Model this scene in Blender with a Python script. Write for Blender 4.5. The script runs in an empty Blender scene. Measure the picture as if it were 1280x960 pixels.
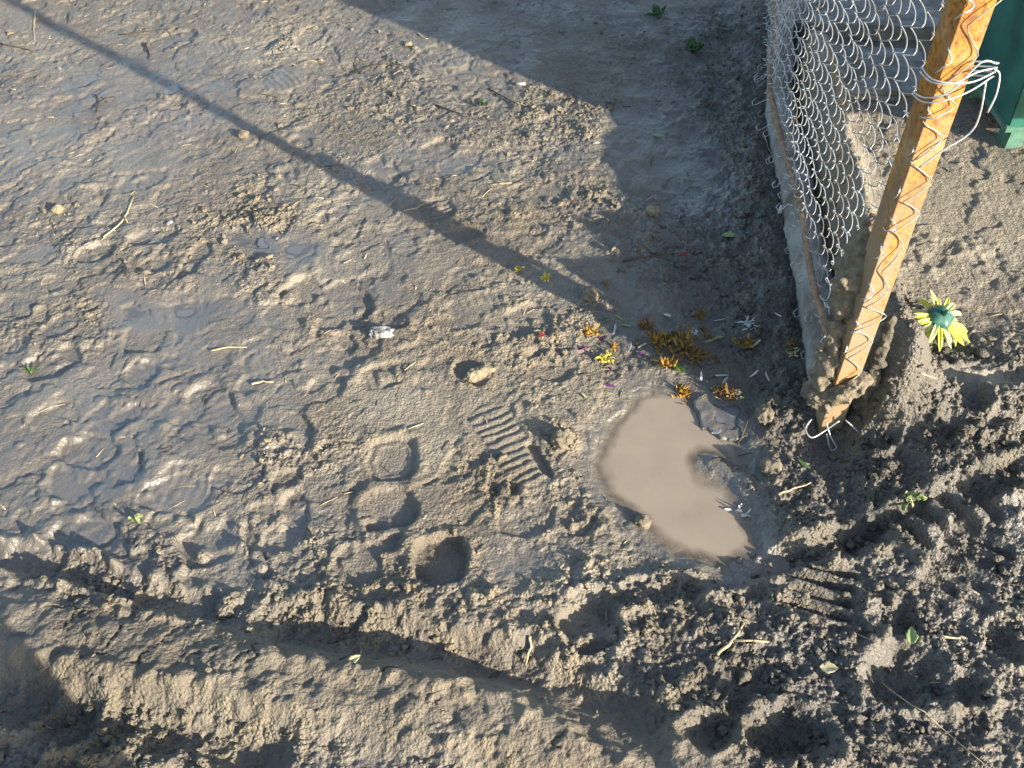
import bpy, bmesh, math, random
import numpy as np
from mathutils import Vector, Matrix, Quaternion

R = math.radians
rng = np.random.default_rng(7)
random.seed(7)
scene = bpy.context.scene
col = scene.collection

# ------------------------------------------------------------------ camera
CAM_H, PITCH, FPX = 1.2, R(46), 1200.0          # focal length in pixels of a 1280 wide frame
cam_data = bpy.data.cameras.new('camera')
cam_data.sensor_width = 36.0
cam_data.lens = 36.0 * FPX / 1280.0
cam_data.clip_start = 0.01
cam_data.clip_end = 400.0
cam = bpy.data.objects.new('camera', cam_data)
cam.location = (0, 0, CAM_H)
cam.rotation_euler = (math.pi / 2 - PITCH, 0, 0)
col.objects.link(cam)
scene.camera = cam

# ------------------------------------------------------------------ light
SUN_EL = R(18)
SUN_AZ = math.atan2(0.77, -0.64)                # from +Y towards +X
sun_dir = Vector((math.sin(SUN_AZ) * math.cos(SUN_EL), math.cos(SUN_AZ) * math.cos(SUN_EL), math.sin(SUN_EL)))
world = bpy.data.worlds.new('World')
scene.world = world
world.use_nodes = True
wn = world.node_tree.nodes
sky = wn.new('ShaderNodeTexSky')
sky.sky_type = 'NISHITA'
sky.sun_disc = False
sky.sun_elevation = SUN_EL
sky.sun_rotation = SUN_AZ
sky.air_density = 1.0
sky.dust_density = 1.0
world.node_tree.links.new(sky.outputs[0], wn['Background'].inputs[0])
wn['Background'].inputs[1].default_value = 0.125
sun_data = bpy.data.lights.new('sun', 'SUN')
sun_data.energy = 4.8
sun_data.angle = R(0.53)
sun_data.color = (1.0, 0.905, 0.76)
sun = bpy.data.objects.new('sun', sun_data)
sun.rotation_euler = (-sun_dir).to_track_quat('-Z', 'Y').to_euler()
sun.location = sun_dir * 20
col.objects.link(sun)
scene.view_settings.view_transform = 'Standard'
scene.view_settings.look = 'None'
scene.view_settings.gamma = 1.0
scene.view_settings.use_curve_mapping = False
scene.view_settings.exposure = 1.34
scene.cycles.max_bounces = 5
scene.cycles.transparent_max_bounces = 8

# ------------------------------------------------------------------ helpers
CP, SP = math.cos(PITCH), math.sin(PITCH)


def G(px, py, z=0.0):
    """where the sight line of a photograph pixel meets the level z"""
    u, v = (px - 640) / FPX, (py - 480) / FPX
    t = (CAM_H - z) / (SP + v * CP)
    return (u * t, t * (CP - v * SP))


def tag(o, label=None, cat=None, group=None, kind=None):
    if label: o['label'] = label
    if cat: o['category'] = cat
    if group: o['group'] = group
    if kind: o['kind'] = kind
    return o


def link(name, me, m=None, parent=None, smooth=True):
    o = bpy.data.objects.new(name, me)
    col.objects.link(o)
    if m is not None:
        me.materials.append(m)
    if smooth and len(me.polygons):
        me.polygons.foreach_set('use_smooth', np.ones(len(me.polygons), dtype=bool))
    if parent is not None:
        o.parent = parent
    return o


def empty(name, loc=(0, 0, 0)):
    o = bpy.data.objects.new(name, None)
    o.empty_display_size = 0.05
    o.location = loc
    col.objects.link(o)
    return o


def mesh_py(name, v, f):
    me = bpy.data.meshes.new(name)
    me.from_pydata([tuple(p) for p in v], [], f)
    me.update()
    return me


def tube_geo(pts, rad, n=6, v0=0):
    """a tube along pts (Vectors); rad a number or a list"""
    pts = [Vector(p) for p in pts]
    V, F = [], []
    up = Vector((0.31, 0.17, 0.93)).normalized()
    for i, p in enumerate(pts):
        d = (pts[min(i + 1, len(pts) - 1)] - pts[max(i - 1, 0)])
        d = d.normalized() if d.length > 1e-9 else Vector((0, 0, 1))
        a = d.cross(up)
        a = a.normalized() if a.length > 1e-4 else d.orthogonal().normalized()
        b = d.cross(a)
        r = rad[i] if hasattr(rad, '__len__') else rad
        for k in range(n):
            t = 2 * math.pi * k / n
            V.append(p + a * (r * math.cos(t)) + b * (r * math.sin(t)))
    for i in range(len(pts) - 1):
        for k in range(n):
            q = (k + 1) % n
            F.append((v0 + i * n + k, v0 + i * n + q, v0 + (i + 1) * n + q, v0 + (i + 1) * n + k))
    F.append(tuple(v0 + k for k in range(n))[::-1])
    F.append(tuple(v0 + (len(pts) - 1) * n + k for k in range(n)))
    return V, F


# ------------------------------------------------------------------ numpy noise
def _hash(ix, iy, seed):
    h = (ix.astype(np.int64) * 374761393 + iy.astype(np.int64) * 668265263 + seed * 1442695041) & 0x7fffffff
    h = ((h ^ (h >> 13)) * 1274126177) & 0x7fffffff
    h = ((h ^ (h >> 16)) * 1103515245 + 12345) & 0x7fffffff
    return (h >> 7).astype(np.float32) / np.float32(0x7fffffff >> 7)


def perlin(x, y, seed=0):
    x = np.asarray(x, np.float32); y = np.asarray(y, np.float32)
    x0 = np.floor(x); y0 = np.floor(y)
    fx = x - x0; fy = y - y0
    ux = fx * fx * fx * (fx * (fx * 6 - 15) + 10); uy = fy * fy * fy * (fy * (fy * 6 - 15) + 10)
    out = 0
    for dx in (0, 1):
        for dy in (0, 1):
            a = _hash(x0 + dx, y0 + dy, seed) * np.float32(2 * math.pi)
            g = np.cos(a) * (fx - dx) + np.sin(a) * (fy - dy)
            out = out + g * (ux if dx else 1 - ux) * (uy if dy else 1 - uy)
    return out * 1.5


def fbm(x, y, cell, seed, oct=3, gain=0.5):
    a, s, o = 1.0, 0.0, 0
    for i in range(oct):
        o = o + a * perlin(x / cell, y / cell, seed + i * 17)
        s += a; a *= gain; cell *= 0.48
    return o / s


def domes(x, y, cell, seed, keep=0.8):
    """packed rounded lumps, 0..1"""
    x = x / cell; y = y / cell
    x0 = np.floor(x); y0 = np.floor(y)
    best = np.zeros_like(x)
    for dx in (-1, 0, 1):
        for dy in (-1, 0, 1):
            cx, cy = x0 + dx, y0 + dy
            jx = cx + _hash(cx, cy, seed); jy = cy + _hash(cx, cy, seed + 1)
            r = 0.35 + 0.6 * _hash(cx, cy, seed + 2) ** 1.5
            hh = 0.35 + 0.65 * _hash(cx, cy, seed + 3)
            hh = np.where(_hash(cx, cy, seed + 4) < keep, hh, 0)
            ang = _hash(cx, cy, seed + 5) * 3.14159
            el = 0.65 + 0.35 * _hash(cx, cy, seed + 6)
            ca, sa = np.cos(ang), np.sin(ang)
            ax, ay = x - jx, y - jy
            d2 = ((ax * ca + ay * sa) / r) ** 2 + ((-ax * sa + ay * ca) / (r * el)) ** 2
            best = np.maximum(best, hh * r * np.sqrt(np.clip(1 - d2, 0, 1)))
    return best


def chunks(x, y, cell, seed, keep=0.8):
    """broken flat-topped lumps with steep sides, 0..1"""
    x = x / cell; y = y / cell
    x0 = np.floor(x); y0 = np.floor(y)
    best = np.zeros_like(x)
    for dx in (-1, 0, 1):
        for dy in (-1, 0, 1):
            cx, cy = x0 + dx, y0 + dy
            jx = cx + _hash(cx, cy, seed); jy = cy + _hash(cx, cy, seed + 1)
            r = 0.30 + 0.75 * _hash(cx, cy, seed + 2) ** 1.8
            hh = np.where(_hash(cx, cy, seed + 4) < keep, 0.3 + 0.7 * _hash(cx, cy, seed + 3), 0)
            ang = _hash(cx, cy, seed + 5) * 6.28318
            ax, ay = (x - jx) / r, (y - jy) / r
            th = np.arctan2(ay, ax)
            d = np.hypot(ax, ay) * (1 + 0.22 * np.cos(3 * th + ang) + 0.12 * np.cos(5 * th - 2 * ang))
            tilt_ = 1 + 0.5 * (ax * np.cos(ang) + ay * np.sin(ang))
            best = np.maximum(best, hh * r * sstep(0, 0.7, 1 - d) * tilt_)
    return best


def sstep(a, b, x):
    t = np.clip((x - a) / (b - a), 0, 1)
    return t * t * (3 - 2 * t)


# ------------------------------------------------------------------ ground height field
def grow(start, step, end, ratio=1.28):
    out, p, s = [], start, step
    while p < end:
        s = min(s * ratio, 4.0); p += s
        out.append(p)
    return out


xi = np.arange(-1.60, 1.62, 0.0028)
xo = grow(xi[-1], 0.0031, 60)
xs = np.concatenate([-np.array(grow(-xi[0], 0.0031, 60))[::-1], xi, np.array(xo)]).astype(np.float32)
yi, p = [], 0.32
while p < 3.0:
    yi.append(p); p += 0.0021 + (p - 0.32) * 0.0009
yi = np.array(yi)
ys = np.concatenate([-np.array(grow(-yi[0], 0.0022, 60))[::-1], yi, np.array(grow(yi[-1], 0.0048, 60))]).astype(np.float32)
X, Y = np.meshgrid(xs, ys)                       # rows follow y
NX, NY = len(xs), len(ys)


def win(x0, x1, y0, y1):
    a, b = np.searchsorted(xs, [x0, x1]); c, d = np.searchsorted(ys, [y0, y1])
    return slice(max(c - 1, 0), d + 1), slice(max(a - 1, 0), b + 1)


def polyline_dist(pts, half=None):
    """distance to a ground polyline, signed by side, and the position along it, over a window"""
    pts = [np.array(p) for p in pts]
    m = half or 0.4
    P = np.array(pts)
    w = win(P[:, 0].min() - m, P[:, 0].max() + m, P[:, 1].min() - m, P[:, 1].max() + m)
    x, y = X[w], Y[w]
    best = np.full(x.shape, 9.0, np.float32); side = np.zeros_like(best); along = np.zeros_like(best)
    L = 0.0
    for a, b in zip(pts[:-1], pts[1:]):
        d = b - a; l = float(np.hypot(*d)); d = d / l
        t = np.clip((x - a[0]) * d[0] + (y - a[1]) * d[1], 0, l)
        qx, qy = x - a[0] - d[0] * t, y - a[1] - d[1] * t
        dist = np.hypot(qx, qy)
        s = np.sign(d[0] * qy - d[1] * qx)
        k = dist < best
        best = np.where(k, dist, best); side = np.where(k, s, side); along = np.where(k, L + t, along)
        L += l
    return w, best, side, along, L


def inside_dist(poly):
    """signed distance to a closed ground polygon, positive inside, over a window"""
    P = np.array(poly)
    m = 0.12
    w = win(P[:, 0].min() - m, P[:, 0].max() + m, P[:, 1].min() - m, P[:, 1].max() + m)
    x = X[w] + 0.010 * perlin(X[w] / 0.045, Y[w] / 0.045, 501) + 0.004 * perlin(X[w] / 0.014, Y[w] / 0.014, 502)
    y = Y[w] + 0.010 * perlin(X[w] / 0.045, Y[w] / 0.045, 503) + 0.004 * perlin(X[w] / 0.014, Y[w] / 0.014, 504)
    ins = np.zeros(x.shape, bool); dist = np.full(x.shape, 9.0, np.float32)
    n = len(P)
    for i in range(n):
        a, b = P[i], P[(i + 1) % n]
        cond = ((a[1] > y) != (b[1] > y))
        xc = (b[0] - a[0]) * (y - a[1]) / (b[1] - a[1] + 1e-12) + a[0]
        ins ^= cond & (x < xc)
        d = b - a; l2 = d @ d
        t = np.clip(((x - a[0]) * d[0] + (y - a[1]) * d[1]) / l2, 0, 1)
        dist = np.minimum(dist, np.hypot(x - a[0] - d[0] * t, y - a[1] - d[1] * t))
    return w, np.where(ins, dist, -dist)


def poly_sd(P, x, y):
    ins = np.zeros(x.shape, bool); dist = np.full(x.shape, 9.0)
    for i in range(len(P)):
        a, b = P[i], P[(i + 1) % len(P)]
        ins ^= ((a[1] > y) != (b[1] > y)) & (x < (b[0] - a[0]) * (y - a[1]) / (b[1] - a[1] + 1e-12) + a[0])
        d = b - a
        t = np.clip(((x - a[0]) * d[0] + (y - a[1]) * d[1]) / (d @ d), 0, 1)
        dist = np.minimum(dist, np.hypot(x - a[0] - d[0] * t, y - a[1] - d[1] * t))
    return np.where(ins, dist, -dist)


# line of the kerb and of the fence above it
def kerb_x(y): return 0.512 + 0.093 * (y - 1.085) + 0.12 * np.maximum(0, y - 2.0)
def fence_x(y): return 0.521 + 0.072 * (y - 1.045) + 0.13 * max(0, y - 1.95)


near = ((np.abs(X) < 2.6) & (Y > -0.6) & (Y < 4.2)).astype(np.float32)
fade = sstep(6.0, 2.2, np.abs(X)) * sstep(-4, -0.2, Y) * sstep(8, 3.2, Y)

# warped coordinates keep the lumps from looking like round balls
WX = X + 0.010 * perlin(X / 0.035, Y / 0.035, 11) + 0.004 * perlin(X / 0.012, Y / 0.012, 12)
WY = Y + 0.010 * perlin(X / 0.035, Y / 0.035, 13) + 0.004 * perlin(X / 0.012, Y / 0.012, 14)

# --- where the mud is crumbly: fine grains, lumps, big clods (px, py, radius px, f, m, l)
crumbF = 0.44 + 0.5 * fbm(X, Y, 0.30, 21)
crumbM = 0.12 + 0.75 * fbm(X, Y, 0.22, 22)
crumbL = 0.0 + 0.35 * fbm(X, Y, 0.35, 23)
dark = np.zeros_like(X)                          # blacker, organic soil; also deepens shade by the kerb and at the top
wetA = 0.36 + 0.35 * fbm(X, Y, 0.45, 31, 2) + 0.35 * fbm(X, Y, 0.09, 32, 2)
pale = 0.18 + 0.8 * fbm(X, Y, 0.25, 33, 3)


def blob(px, py, r, f=0, m=0, l=0, dk=0, wt=0, pl=0, sy=1.0):
    cx, cy = G(px, py)
    rx = r * CAM_H / (SP + (py - 480) / FPX * CP) / FPX
    ry = rx * sy
    w = win(cx - 2.2 * rx, cx + 2.2 * rx, cy - 2.2 * ry, cy + 2.2 * ry)
    wob = 0.35 * fbm(X[w], Y[w], max(rx * 0.8, 0.03), int(px) % 97 + 200, 2)
    d = np.hypot((X[w] - cx) / rx, (Y[w] - cy) / ry) + wob
    k = np.exp(-d ** 2 * 1.1) * sstep(2.2, 1.6, d)
    for arr, amt in ((crumbF, f), (crumbM, m), (crumbL, l), (dark, dk), (wetA, wt), (pale, pl)):
        if amt:
            arr[w] += amt * k


# right foreground: black cloddy heap
blob(1180, 590, 170, 0.8, 1.2, 1.1, 0.9, -0.1)
blob(1060, 600, 110, 0.8, 1.1, 0.8, 0.7, -0.1)
blob(1240, 480, 90, 0.6, 0.7, 0.5, 0.6)
blob(1120, 455, 70, 0.8, 1.0, 0.8, 0.7, -0.2)
blob(1050, 800, 230, 0.8, 0.9, 0.6, 0.55)
blob(900, 860, 170, 0.8, 0.9, 0.7, 0.4)
blob(1200, 920, 160, 0.9, 1.0, 0.8, 0.55)
blob(980, 930, 120, 0.7, 0.8, 0.6, 0.5)
blob(1240, 720, 110, 0.6, 0.3, 0.1, 0.5)
blob(820, 780, 70, 0.8, 1.1, 0.8, 0.1)
blob(740, 740, 100, 0.5, 0.4, 0.1)
blob(60, 880, 120, 0.4, 0.7, 0.4, 0.1)
blob(930, 250, 80, 0.3, 0.4, 0.2, 0.4, 0.1, 0, 1.8)  # darker soil colour beside the kerb, deepening the shade there
blob(720, 40, 150, 0.1, 0.1, 0, 0.3)  # soil colour darkened to deepen the big upper shadow
blob(880, 60, 120, 0.1, 0.1, 0, 0.3)  # more of the upper shadow put into the soil colour
blob(690, 440, 85, 0.9, 0.5, -0.2, 0, -0.3)
blob(720, 640, 80, 0.7, 0.3, 0)
blob(640, 600, 45, 0.7, 0.9, 0.4)
blob(700, 550, 30, 0.5, 1.0, 0.7)
blob(480, 760, 120, 0.5, 0.45, 0.25, 0.1)
blob(120, 720, 130, 0.5, 0.9, 0.6, 0.3)
blob(350, 780, 110, 0.6, 0.7, 0.4, 0.2)
blob(420, 900, 300, 0.6, 0.6, 0.2, 0.35, -0.1)
blob(120, 920, 160, 0.4, 0.6, 0.5, 0.45)
blob(430, 560, 55, 0.7, 0.7, 0.3)
blob(360, 560, 70, 0.4, 0.5, 0.2)
blob(400, 720, 70, 0.7, 0.6, 0.1)
blob(300, 275, 80, 0.6, 0.8, 0.5, 0, -0.1, 0.2)
blob(100, 280, 70, 0.5, 0.6, 0.2)
blob(330, 350, 60, 0.5, 0.7, 0.2)
blob(90, 420, 90, 0.4, 0.5, 0.1)
blob(360, 45, 70, 0.4, 0.5, 0.2, 0, -0.3, 0.9)
blob(480, 130, 110, 0.5, 0.4, 0.1, 0, -0.1, 0.3)
blob(700, 140, 70, 0.6, 0.8, 0.3)
blob(640, 200, 120, 0.5, 0.3, 0, 0, -0.1)
blob(740, 260, 50, 0.6, 0.6, 0.2)
blob(800, 320, 60, 0.6, 0.7, 0.3, 0.2)
blob(740, 385, 28, 0.7, 0.9, 0.4)
blob(920, 330, 70, 0.7, 0.9, 0.5, 0.6, 0.0)
blob(955, 400, 60, 0.8, 1.0, 0.6, 0.7, 0.0)
blob(930, 170, 60, 0.6, 0.8, 0.4, 0.5)
blob(975, 520, 55, 0.8, 1.0, 0.7, 0.6)
blob(800, 420, 60, -0.3, -0.3, 0, 0.4, 0.2)
blob(1010, 300, 60, 0.7, 0.8, 0.5, 0.1, -0.3, 0.2, 1.6)
blob(880, 300, 110, 0.5, 0.6, 0.3, 0.45, 0.1)
blob(870, 430, 90, 0.2, 0.3, 0.1, 0.5, 0.1)
blob(900, 90, 130, 0.2, 0.2, 0.0, 0.35, 0.1)
blob(960, 230, 50, 0.6, 0.9, 0.5, 0.5, 0.0, 0, 2.0)
blob(1110, 430, 55, 0.6, 1.2, 1.1, 0.4)
# smooth and wet
blob(90, 560, 190, -0.5, -0.5, -0.3, 0.1, 0.45, -0.2)
blob(230, 440, 130, -0.25, -0.2, -0.2, 0.0, 0.25, -0.1)
blob(60, 200, 160, -0.2, -0.25, -0.2, 0, 0.3)
blob(250, 110, 150, -0.3, -0.3, -0.1, 0, 0.3)
blob(480, 330, 80, -0.4, -0.3, -0.2, 0, 0.25)
blob(700, 200, 60, -0.1, -0.2, 0, 0, 0.2)
blob(850, 190, 90, -0.6, -0.6, -0.3, 0.2, 0.4)
blob(860, 250, 60, -0.4, -0.4, -0.2, 0.2, 0.35)
blob(470, 640, 100, -0.6, -0.4, -0.2, 0, 0.15)
blob(650, 700, 40, -0.7, -0.7, -0.4, 0, 0.3)
blob(800, 690, 60, -0.3, -0.6, -0.3, 0, 0.2)
blob(940, 690, 60, -0.3, -0.6, -0.3, 0, 0.2, 0.2)
blob(620, 470, 190, 0.1, 0, 0, 0, -0.26)
blob(560, 640, 120, 0, 0, 0, 0, -0.18)
blob(760, 700, 120, 0, 0, 0, 0, -0.15)
# pale dried crust inside the fence
blob(1230, 290, 150, -0.35, -0.9, -0.6, -0.4, -0.55, 1.2)
blob(1140, 230, 70, 0.1, -0.6, -0.4, -0.1, -0.4, 0.6)
blob(1215, 511, 75, -1.6, -2.4, -2.4, -2.2, 0.3, 1.1, 0.30)
blob(1130, 500, 40, -0.5, -0.8, -0.8, -0.3, 0.1, 0.5, 0.4)

# churned soil along the kerb, its colour darkened to deepen the kerb's shadow
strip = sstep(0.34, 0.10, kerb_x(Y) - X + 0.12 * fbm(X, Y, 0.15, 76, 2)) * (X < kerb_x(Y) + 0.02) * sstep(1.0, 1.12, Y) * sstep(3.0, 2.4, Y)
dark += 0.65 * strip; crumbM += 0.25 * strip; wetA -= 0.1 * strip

cF, cM, cL = (np.clip(a, 0, 1.25) for a in (crumbF, crumbM, crumbL))

# --- large shape
H = 0.008 * fbm(X, Y, 0.55, 41, 2) + 0.005 * fbm(X, Y, 0.22, 42, 2) + 0.0020 * fbm(X, Y, 0.09, 43, 2)
# smeared plates with little scarps between them
for cell, amp, sd in ((0.16, 0.0038, 51), (0.085, 0.0027, 52), (0.25, 0.0040, 53), (0.05, 0.0016, 54)):
    n = fbm(X, Y, cell, sd, 4, 0.55)
    H += amp * (sstep(-0.03, 0.03, n) - 0.5) * sstep(-0.2, 0.25, fbm(X, Y, 0.3, sd + 5, 1) + 0.1)
    n = None
# drag streaks, rising to the right as seen from the camera
ax, ay = 0.66, 0.75
us, vs = X * ax + Y * ay, -X * ay + Y * ax
stre = fbm(us / 4.2, vs, 0.020, 61, 3) * 0.0019 + fbm(us / 5, vs, 0.055, 62, 2) * 0.003
smask = sstep(0.35, 0.75, wetA) * sstep(0.3, -0.5, X)
H += stre * smask

# the plot behind the kerb stands higher, its soil spills over the kerb
kx = kerb_x(Y)
behind = sstep(0.022, 0.095, X - kx) * sstep(0.96, 1.06, Y)
crest = np.exp(-((X - kx - 0.095) / 0.055) ** 2) * (1 + 0.16 * fbm(X, Y, 0.12, 71, 2)) * sstep(0.98, 1.08, Y) * sstep(2.5, 2.0, Y)
H += behind * (0.035 + 0.012 * sstep(0.75, 1.15, X) * sstep(2.0, 1.7, Y)) + 0.138 * crest * behind
# heap in front of the post
heap = sstep(0.52, 0.68, X + 0.05 * fbm(X, Y, 0.2, 72, 2)) * sstep(0.72, 0.98, Y + 0.06 * fbm(X, Y, 0.2, 73, 2)) * sstep(1.25, 1.02, Y)
H += 0.055 * heap * (1 + 0.4 * fbm(X, Y, 0.13, 74, 2))
# soil banked against the left of the kerb
H += 0.022 * np.exp(-((X - kx + 0.03) / 0.07) ** 2) * sstep(1.0, 1.1, Y) * sstep(2.9, 2.5, Y) * (X < kx + 0.03)


foot_ = np.exp(-((X - 0.515) / 0.055) ** 2 - ((Y - 1.015) / 0.06) ** 2)
H = H * (1 - 0.9 * foot_) - 0.012 * foot_
cL *= 1 - 0.8 * foot_; cM *= 1 - 0.4 * foot_


def rut(pts, depth, width, lip=0.0, rough=0.35, flat=1.0, seed=0):
    w, d, s, al, L = polyline_dist([G(*p) for p in pts], 0.3)
    n = fbm(X[w], Y[w], 0.05, 300 + seed, 3)
    d = d + rough * width * n
    end = sstep(0, 0.06, al) * sstep(L, L - 0.06, al)
    k = np.exp(-np.abs(d / width) ** (2.0 + flat)) * end
    H[w] -= depth * k * (1 + 0.3 * n)
    if lip:
        H[w] += lip * np.exp(-((d - 1.5 * width) / (0.4 * width)) ** 2) * end * (1 + 1.2 * fbm(X[w], Y[w], 0.03, 320 + seed, 2))
    return w, d, s, al, end, k


# wheel ruts crossing the foreground
berm = [(-160, 740), (60, 800), (240, 835), (450, 865), (620, 900), (800, 950), (960, 1010)]
w, d, s, al, end, k = rut(berm, -0.030, 0.062, 0, 0.30, 1.6, 1)
cF[w] *= 1 - 0.55 * k; cM[w] *= 1 - 0.85 * k; cL[w] *= 1 - 0.95 * k
wetA[w] -= 0.25 * k
cr = np.abs(fbm(X[w], Y[w], 0.07, 95, 3))
H[w] -= 0.006 * sstep(0.03, 0.0, cr) * k * sstep(0.0, 0.25, fbm(X[w], Y[w], 0.2, 96, 1))
rut([(310, 785), (450, 800), (560, 818), (655, 840), (760, 895), (850, 950)], 0.024, 0.036, 0.008, 0.55, 0.6, 2)
rut([(-60, 690), (60, 705), (190, 745), (300, 775)], 0.012, 0.022, 0.010, 0.7, 0.4, 3)
rut([(-40, 850), (120, 900), (260, 915), (380, 960)], 0.020, 0.035, 0.008, 0.6, 1.0, 4)
rut([(870, 728), (960, 705), (1060, 682), (1150, 655), (1290, 610)], 0.022, 0.020, 0.008, 0.4, 1.0, 5)
rut([(720, 765), (850, 735), (920, 728)], 0.012, 0.018, 0.006, 0.6, 0.8, 6)
rut([(1140, 512), (1210, 512), (1300, 498)], 0.024, 0.024, 0.0, 0.35, 1.4, 7)


def pit(px, py, r, depth, sy=1.0, rim=0.006, seed=0):
    cx, cy = G(px, py)
    rx = r * CAM_H / (SP + (py - 480) / FPX * CP) / FPX; ry = rx * sy
    w = win(cx - 2 * rx, cx + 2 * rx, cy - 2 * ry, cy + 2 * ry)
    d = np.hypot((X[w] - cx) / rx, (Y[w] - cy) / ry) * (1 + 0.35 * fbm(X[w], Y[w], rx * 1.2, 400 + seed, 2))
    H[w] += -0.42 * depth * sstep(1.05, 0.45, d) + rim * np.exp(-((d - 1.18) / 0.18) ** 2)


pit(1125, 850, 52, 0.055, 0.8, 0.012, 1)
pit(1195, 868, 40, 0.040, 0.6, 0.008, 2)
pit(985, 925, 50, 0.055, 0.8, 0.012, 3)
pit(1255, 805, 26, 0.040, 1.2, 0.006, 4)
pit(880, 925, 34, 0.035, 0.8, 0.008, 5)
pit(1120, 780, 30, 0.022, 0.9, 0.004, 6)
pit(930, 740, 40, 0.020, 0.5, 0.003, 7)
pit(775, 645, 16, 0.020, 1.3, 0.004, 8)
pit(950, 590, 20, 0.020, 1.0, 0.004, 9)
pit(615, 612, 12, 0.018, 1.0, 0.002, 10)
pit(645, 605, 12, 0.018, 1.3, 0.002, 11)
pit(740, 765, 34, 0.022, 0.8, 0.004, 12)
pit(1190, 545, 22, 0.030, 1, 0.01, 13)
pit(1235, 600, 26, 0.030, 1, 0.01, 14)
pit(1090, 570, 20, 0.028, 1, 0.01, 15)
pit(90, 905, 40, 0.03, 1, 0.008, 16)
pit(1180, 690, 30, 0.020, 0.7, 0.008, 17)

# grains and clods on top of the large shape
JX = WX + 0.0030 * perlin(X / 0.0085, Y / 0.0085, 15); JY = WY + 0.0030 * perlin(X / 0.0085, Y / 0.0085, 16)
gf = domes(JX, JY, 0.0105, 81, 0.8)
gm = chunks(JX, JY, 0.028, 82, 0.62)
gm2 = chunks(JX + 3.3, JY + 1.7, 0.015, 84, 0.6)
gl = 0.5 * domes(WX * 1.0 + 1.3, WY, 0.07, 83, 0.6) + 0.5 * chunks(JX + 1.3, JY, 0.06, 89, 0.6)
mF, mM, mL = sstep(0.22, 0.8, cF), sstep(0.2, 0.95, cM), sstep(0.3, 1.05, cL)
chip = np.abs(fbm(X, Y, 0.011, 85, 3, 0.65))
crumb = mF * gf * 0.0032 + mM * (gm * 0.0095 + gm2 * 0.0050) + mL * gl * 0.026
crumb += (0.35 * mF + mM + mL) * 0.0062 * chip + mL * 0.018 * np.abs(fbm(X, Y, 0.05, 88, 4, 0.6))
crumb *= np.where(fade > 0, fade, 0)
gravelly = np.clip(mF * gf * 1.0 + mM * gm * 1.3 + mL * gl * 1.2, 0, 1)
H += 0.0016 * fbm(X, Y, 0.014, 86, 3, 0.65) * fade + 0.0012 * np.abs(fbm(us / 2.5, vs, 0.012, 87, 2)) * fade

# ------------------------------------------------------------------ footprints
macro = H.copy()


def at_grid(A, x, y):
    i = int(np.clip(np.searchsorted(xs, x) - 1, 0, NX - 2)); j = int(np.clip(np.searchsorted(ys, y) - 1, 0, NY - 2))
    fx = (x - xs[i]) / (xs[i + 1] - xs[i]); fy = (y - ys[j]) / (ys[j + 1] - ys[j])
    return float((A[j, i] * (1 - fx) + A[j, i + 1] * fx) * (1 - fy) + (A[j + 1, i] * (1 - fx) + A[j + 1, i + 1] * fx) * fy)


def footprint(p0, p1, width, depth, tread='none', rim=0.006, pw=2.6, keep=0.12, waist=0.0, tilt=0.0, wet=0.1, seed=0, pitch=0.011, tamp=0.003, crumbs=0.1):
    """a pressed patch from pixel p0 to pixel p1 (ends of the print), width in metres"""
    depth *= 0.36; rim *= 0.42; tamp *= 0.55
    a, b = np.array(G(*p0)), np.array(G(*p1))
    c = (a + b) / 2; d = b - a; L = float(np.hypot(*d)) / 2; d = d / (2 * L)
    m = max(L, width) * 1.5 + 0.04
    w = win(c[0] - m, c[0] + m, c[1] - m, c[1] + m)
    x, y = X[w] - c[0], Y[w] - c[1]
    x = x + 0.0065 * fbm(X[w], Y[w], 0.032, 600 + seed, 3); y = y + 0.0065 * fbm(X[w], Y[w], 0.032, 650 + seed, 3)
    u = x * d[0] + y * d[1]; v = -x * d[1] + y * d[0]
    un = u / L
    hw = width / 2 * (1 - waist * np.exp(-((un + 0.15) / 0.28) ** 2))
    r = (np.abs(un) ** pw + np.abs(v / hw) ** pw) ** (1 / pw)
    k = sstep(1.02, 0.90, r)
    if seed not in (1, 3, 4, 5):
        k = k * sstep(-0.30, 0.10, 0.12 + fbm(X[w], Y[w], 0.05, 620 + seed, 2))
    base = at_grid(macro, *c)
    floor = base - depth * (1 + tilt * un)
    H[w] = H[w] * (1 - k) + (floor + (H[w] - base) * keep) * k
    edge = np.clip(r - 1, 0, 9) * min(L, width / 2)
    sq = 0.45 + 0.75 * np.clip(np.cos(np.arctan2(v / hw, un) - 2.4 * seed), -0.5, 1)
    rn = sq * np.clip(0.55 + 1.1 * fbm(X[w], Y[w], 0.035, 700 + seed, 2), 0, 1.6)
    H[w] += rim * np.exp(-((edge - 0.006) / 0.008) ** 2) * (r > 0.98) * rn * sstep(0.98, 1.06, r)
    inner = sstep(0.97, 0.85, r)
    if tread == 'bars':
        t = np.sin(u / pitch * 2 * math.pi + 1.2 * (v / hw) ** 2 + 0.7 * perlin(X[w] / 0.04, Y[w] / 0.04, 750 + seed))
        H[w] += tamp * sstep(-0.3, 0.4, t) * inner
    elif tread == 'ribs':
        t = np.sin(v / pitch * 2 * math.pi + 0.8 * perlin(X[w] / 0.04, Y[w] / 0.04, 750 + seed))
        H[w] += tamp * sstep(-0.3, 0.4, t) * inner
    elif tread == 'ring':
        H[w] += tamp * np.exp(-((r - 0.72) / 0.06) ** 2) - tamp * 0.6 * sstep(0.7, 0.5, r)
    crumb[w] *= 1 - (1 - crumbs) * k
    gravelly[w] *= 1 - 0.8 * k
    wetA[w] += wet * k


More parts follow.
